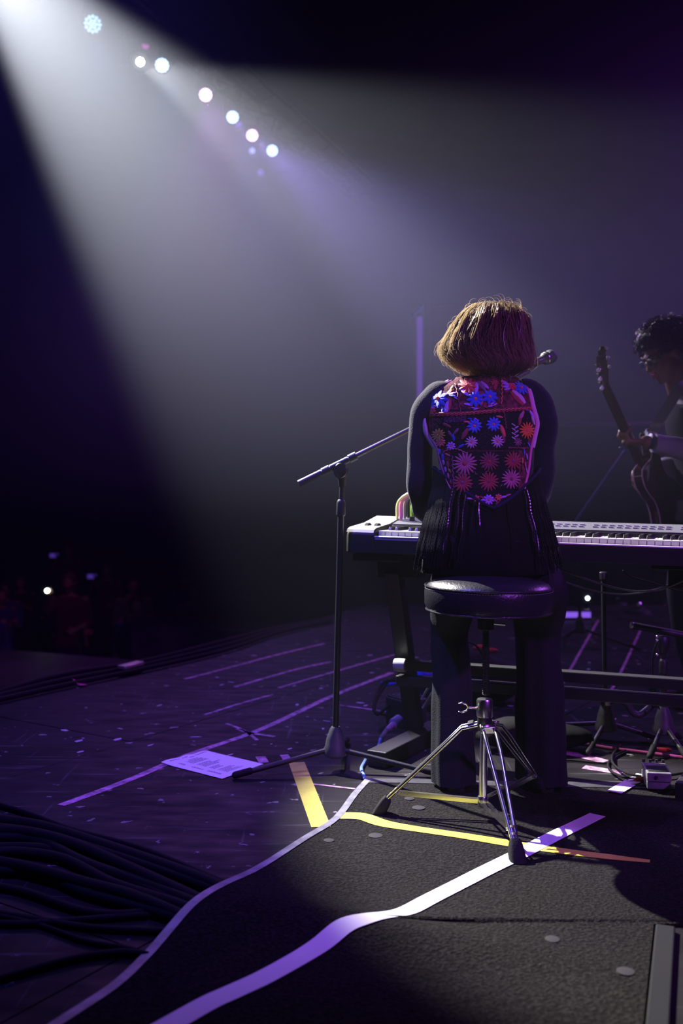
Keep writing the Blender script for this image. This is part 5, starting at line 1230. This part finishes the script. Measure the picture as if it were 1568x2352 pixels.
MB().lathe(g_(.37, -.118, -.022), [(.008, 0), (.008, .004), (.0035, .006), (.0035, .012), (.008, .014), (.0001, .016)], 12, -nd).build('strap_button', CHROME, gt)
# strap over the shoulder, part of the guitar
sp_ = catmull([g_(.355, -.118, -.022), P(1492, 998, 4.10), P(1512, 968, 4.12), P(1538, 928, 4.16), P(1568, 885, 4.22), V((1.58, 4.33, 1.385)), V((1.66, 4.42, 1.37)), V((1.75, 4.52, 1.20)), V((1.76, 4.60, 1.02)), V((1.62, 4.66, .86)), g_(.87, 0, -.03)], 6)
b = MB(); 
rings = []
for i, p in enumerate(sp_):
    d = (sp_[min(i + 1, len(sp_) - 1)] - sp_[max(i - 1, 0)]).normalized()
    out = (p - V((1.62, 4.46, p.z - .02))).normalized(); s = d.cross(out).normalized(); n = s.cross(d).normalized()
    hw = .024 if i > 3 else .012 + .003 * i
    rings.append([p + s * hw + n * .0015, p - s * hw + n * .0015, p - s * hw - n * .0015, p + s * hw - n * .0015])
b.ring(rings); b.build('strap', mat('grey_strap', (.28, .26, .33), .7, bump=.4, bscale=150), gt)
b = MB(); b.ring(rings[3:9]); b.v = [tuple(V(v_) + V((-.002, -.003, .0))) for v_ in b.v]; b.build('strap_buckle', mat('pale_strap_end', (.7, .7, .72), .4), gt)

# ------------------------------------------------------------------ the audience beyond the stage edge
def crowd_person(pose, seed, sit=False):
    """one spectator of 1.7 m facing -y at the origin, floor at z = 0"""
    t = bpy.data.objects.new('person', None); COL.objects.link(t); rg = random.Random(seed); b = MB()
    b.loft([(0, 0, .86, .16, .11), (0, 0, .98, .155, .11), (0, 0, 1.15, .165, .12), (0, 0, 1.32, .185, .115), (0, 0, 1.40, .15, .09), (0, 0, 1.44, .07, .07)], 16, 2.3)
    limb(b, [(0, 0, 1.40), (0, -.01, 1.50)], [.055, .052], 10)
    head(b, (0, -.015, 1.575), (0, -1, -.05), (0, 0, 1), .98)
    def arm(s, el, wr):
        sh_ = (s * .185, 0, 1.37); limb(b, [sh_, el], [.048, .040], 10); limb(b, [el, wr], [.038, .027], 10)
        hand(b, wr, V(wr) - V(el), (0, -1, .2), s, (.3, .4, .3))
        return sh_
    if pose == 0: A_ = [((-.24, .02, 1.10), (-.22, -.10, .87)), ((.24, .02, 1.10), (.22, -.10, .87))]
    elif pose == 1: A_ = [((-.26, -.18, 1.20), (-.12, -.36, 1.45)), ((.24, .02, 1.10), (.12, -.20, 1.05))]
    elif pose == 2: A_ = [((-.24, -.08, 1.12), (-.05, -.30, 1.22)), ((.24, -.08, 1.12), (.05, -.30, 1.24))]
    else: A_ = [((-.24, -.05, 1.12), (.05, -.20, 1.10)), ((.24, -.05, 1.12), (-.05, -.24, 1.13))]
    for s, (el, wr) in zip((-1, 1), A_): arm(s, el, wr)
    for s in (-1, 1):
        limb(b, [(s * .09, 0, .88), (s * .10, -.01, .48), (s * .11, .02, .08)], [.092, .062, .042], 10)
        b.tube([(s * .11, .04, .05), (s * .12, -.16, .03)], [.042, .03], 8, round_ends=True)
    b.build('body', mat('crowd_skin', (.40, .24, .19), .6), t, fuse=.013, relax=1, local=True)
    cl = MB(); cl.loft([(0, 0, .84, .18, .13), (0, 0, .98, .168, .122), (0, 0, 1.15, .178, .132), (0, 0, 1.32, .200, .127), (0, 0, 1.405, .16, .10), (0, 0, 1.425, .09, .08)], 20, 2.3)
    for s, (el, wr) in zip((-1, 1), A_): cl.tube([(s * .16, 0, 1.36), (s * .19, 0, 1.36), el, V(el).lerp(V(wr), .25)], [.05, .062, .052, .046], 10, round_ends=True)
    cl.build('shirt', [mat('crowd_shirt_grey', (.20, .19, .22), .8), mat('crowd_shirt_red', (.14, .03, .05), .8), mat('crowd_shirt_blue', (.08, .10, .28), .8), mat('crowd_shirt_black', (.03, .03, .035), .8)][seed % 4], t, fuse=.016, relax=2, local=True)
    tr_ = MB()
    for s in (-1, 1): tr_.tube([(s * .085, 0, .90), (s * .10, -.01, .48), (s * .11, .02, .06)], [.105, .078, .070], 12, round_ends=True)
    tr_.build('trousers', mat('crowd_trousers', (.04, .04, .06), .8), t, fuse=.018, relax=2, local=True)
    h_ = MB(); h_.ell((0, .01, 1.61), (.088, .105, .088), 14)
    if seed % 2: h_.ell((0, .06, 1.52), (.085, .06, .13), 14)
    h_.build('hair', [mat('crowd_hair_dark', (.03, .02, .018), .6), mat('crowd_hair_brown', (.12, .06, .035), .6)][seed % 2], t, fuse=.016, relax=1, local=True)
    return t
protos = [crowd_person(p_, s_) for p_, s_ in ((0, 0), (1, 5), (2, 2), (3, 7), (2, 3), (0, 6))]
def copy_tree(o):
    c = o.copy(); COL.objects.link(c)
    for k in o.children:
        d = k.copy(); COL.objects.link(d); d.parent = c
    return c
rr = random.Random(12)
spots = []
for row, D in enumerate((11.6, 12.7, 13.9, 15.2, 16.6)):
    x_px = -30 + 23 * row; n_in = 0
    while x_px < 430 + 20 * row:
        free = all(abs((x_px - 784) / FPX * D - ((a_ - 784) / FPX * d_ + .1)) > .75 or abs(D - d_ - .4) > .75 for a_, d_ in ((108, 11.2), (124, 16.5), (211, 15.5)))
        if free: spots.append((x_px + rr.uniform(-8, 8), D + rr.uniform(-.1, .1), row, n_in)); n_in += 1
        x_px += rr.uniform(.82, 1.0) * FPX / D
used = set()
poses = ['arms at his sides', 'one hand raised', 'hands together clapping', 'arms folded', 'hands together clapping', 'arms at the sides']
tops = ['grey shirt', 'red shirt', 'blue shirt', 'black shirt', 'black shirt', 'blue shirt']
fx = None
def crowd_at(pi, x, y, z, rz):
    if pi not in used: used.add(pi); o = protos[pi]
    else: o = copy_tree(protos[pi])
    o.location = (x, y, z); o.rotation_euler = (0, 0, rz); return o
ph_p = P(108, 1357, 11.2)
for i, (px, D, row, n_in) in enumerate(spots):
    pi = rr.choice((0, 2, 3, 4, 5, 0, 3)); x = (px - 784) / FPX * D
    o = crowd_at(pi, x, D, -2.0, math.atan2(x - 1.2, D - 3) * -1 + rr.uniform(-.3, .3)); s = rr.uniform(.93, 1.04); o.scale = (s, s, s)
    nth = ('leftmost', 'second from left', 'third from left', 'fourth from left', 'fifth from left', 'sixth from left')[n_in]
    tag(o, 'dim spectator in a %s, %s in the %s row of the crowd' % (tops[pi], nth, ('front', 'second', 'third', 'fourth', 'rear')[row]), 'person', 'spectators beyond the stage edge')
for pi in range(6):
    if pi not in used:
        for k in list(protos[pi].children): bpy.data.objects.remove(k)
        bpy.data.objects.remove(protos[pi])
# the one who lights the stage with a phone
hp = crowd_person(1, 5)
hx = ph_p - V((-.12, -.36 - .02, 1.50)); hp.location = (ph_p.x + .14, ph_p.y + .40, ph_p.z - 1.52); hp.rotation_euler = (0, 0, 0); hp.scale = (1, 1, 1)
hp['label'] = 'spectator at far left holding up a phone with its lamp on'; hp['category'] = 'person'
if 'group' in hp: del hp['group']
ph = thing('phone', tuple(ph_p), 'phone with a glaring white lamp held up in the crowd at far left', 'phone')
MB().box(ph_p + V((0, .012, .0)), (.15, .010, .075)).build('case', BLACKP, ph, bevel=.003)
MB().lathe(ph_p + V((0, .006, 0)), [(.019, 0), (.019, .004), (.0001, .006)], 14, V((0, -1, 0))).build('lamp', mat('phone_lamp_glow', (1, 1, 1), .3, emit=(.95, 1, .8), estr=60), ph)
for px, py, D, lb in ((124, 1276, 16.5, 'small violet glowing screen held above the crowd at far left'), (211, 1324, 15.5, 'small violet glowing phone screen held up in the crowd')):
    p_ = P(px, py, D); t = thing('phone', tuple(p_), lb, 'phone')
    MB().box(p_ + V((0, .008, 0)), (.15, .010, .075)).build('case', BLACKP, t, bevel=.003)
    MB().box(p_, (.14, .004, .066)).build('screen', mat('violet_screen', (.1, .1, .3), .3, emit=(.16, .08, .8), estr=.28), t)
    # the arm that holds it
    q_ = copy_tree(hp)
    if q_:
        q_.location = (p_.x + .14, p_.y + .40, p_.z - 1.52); q_.rotation_euler = (0, 0, 0); q_.scale = (1, 1, 1)
        q_['label'] = 'dim spectator holding up a violet screen %s' % ('above the white phone lamp' if px < 150 else 'to the right of the white phone lamp'); q_['category'] = 'person'
        if 'group' in q_: del q_['group']
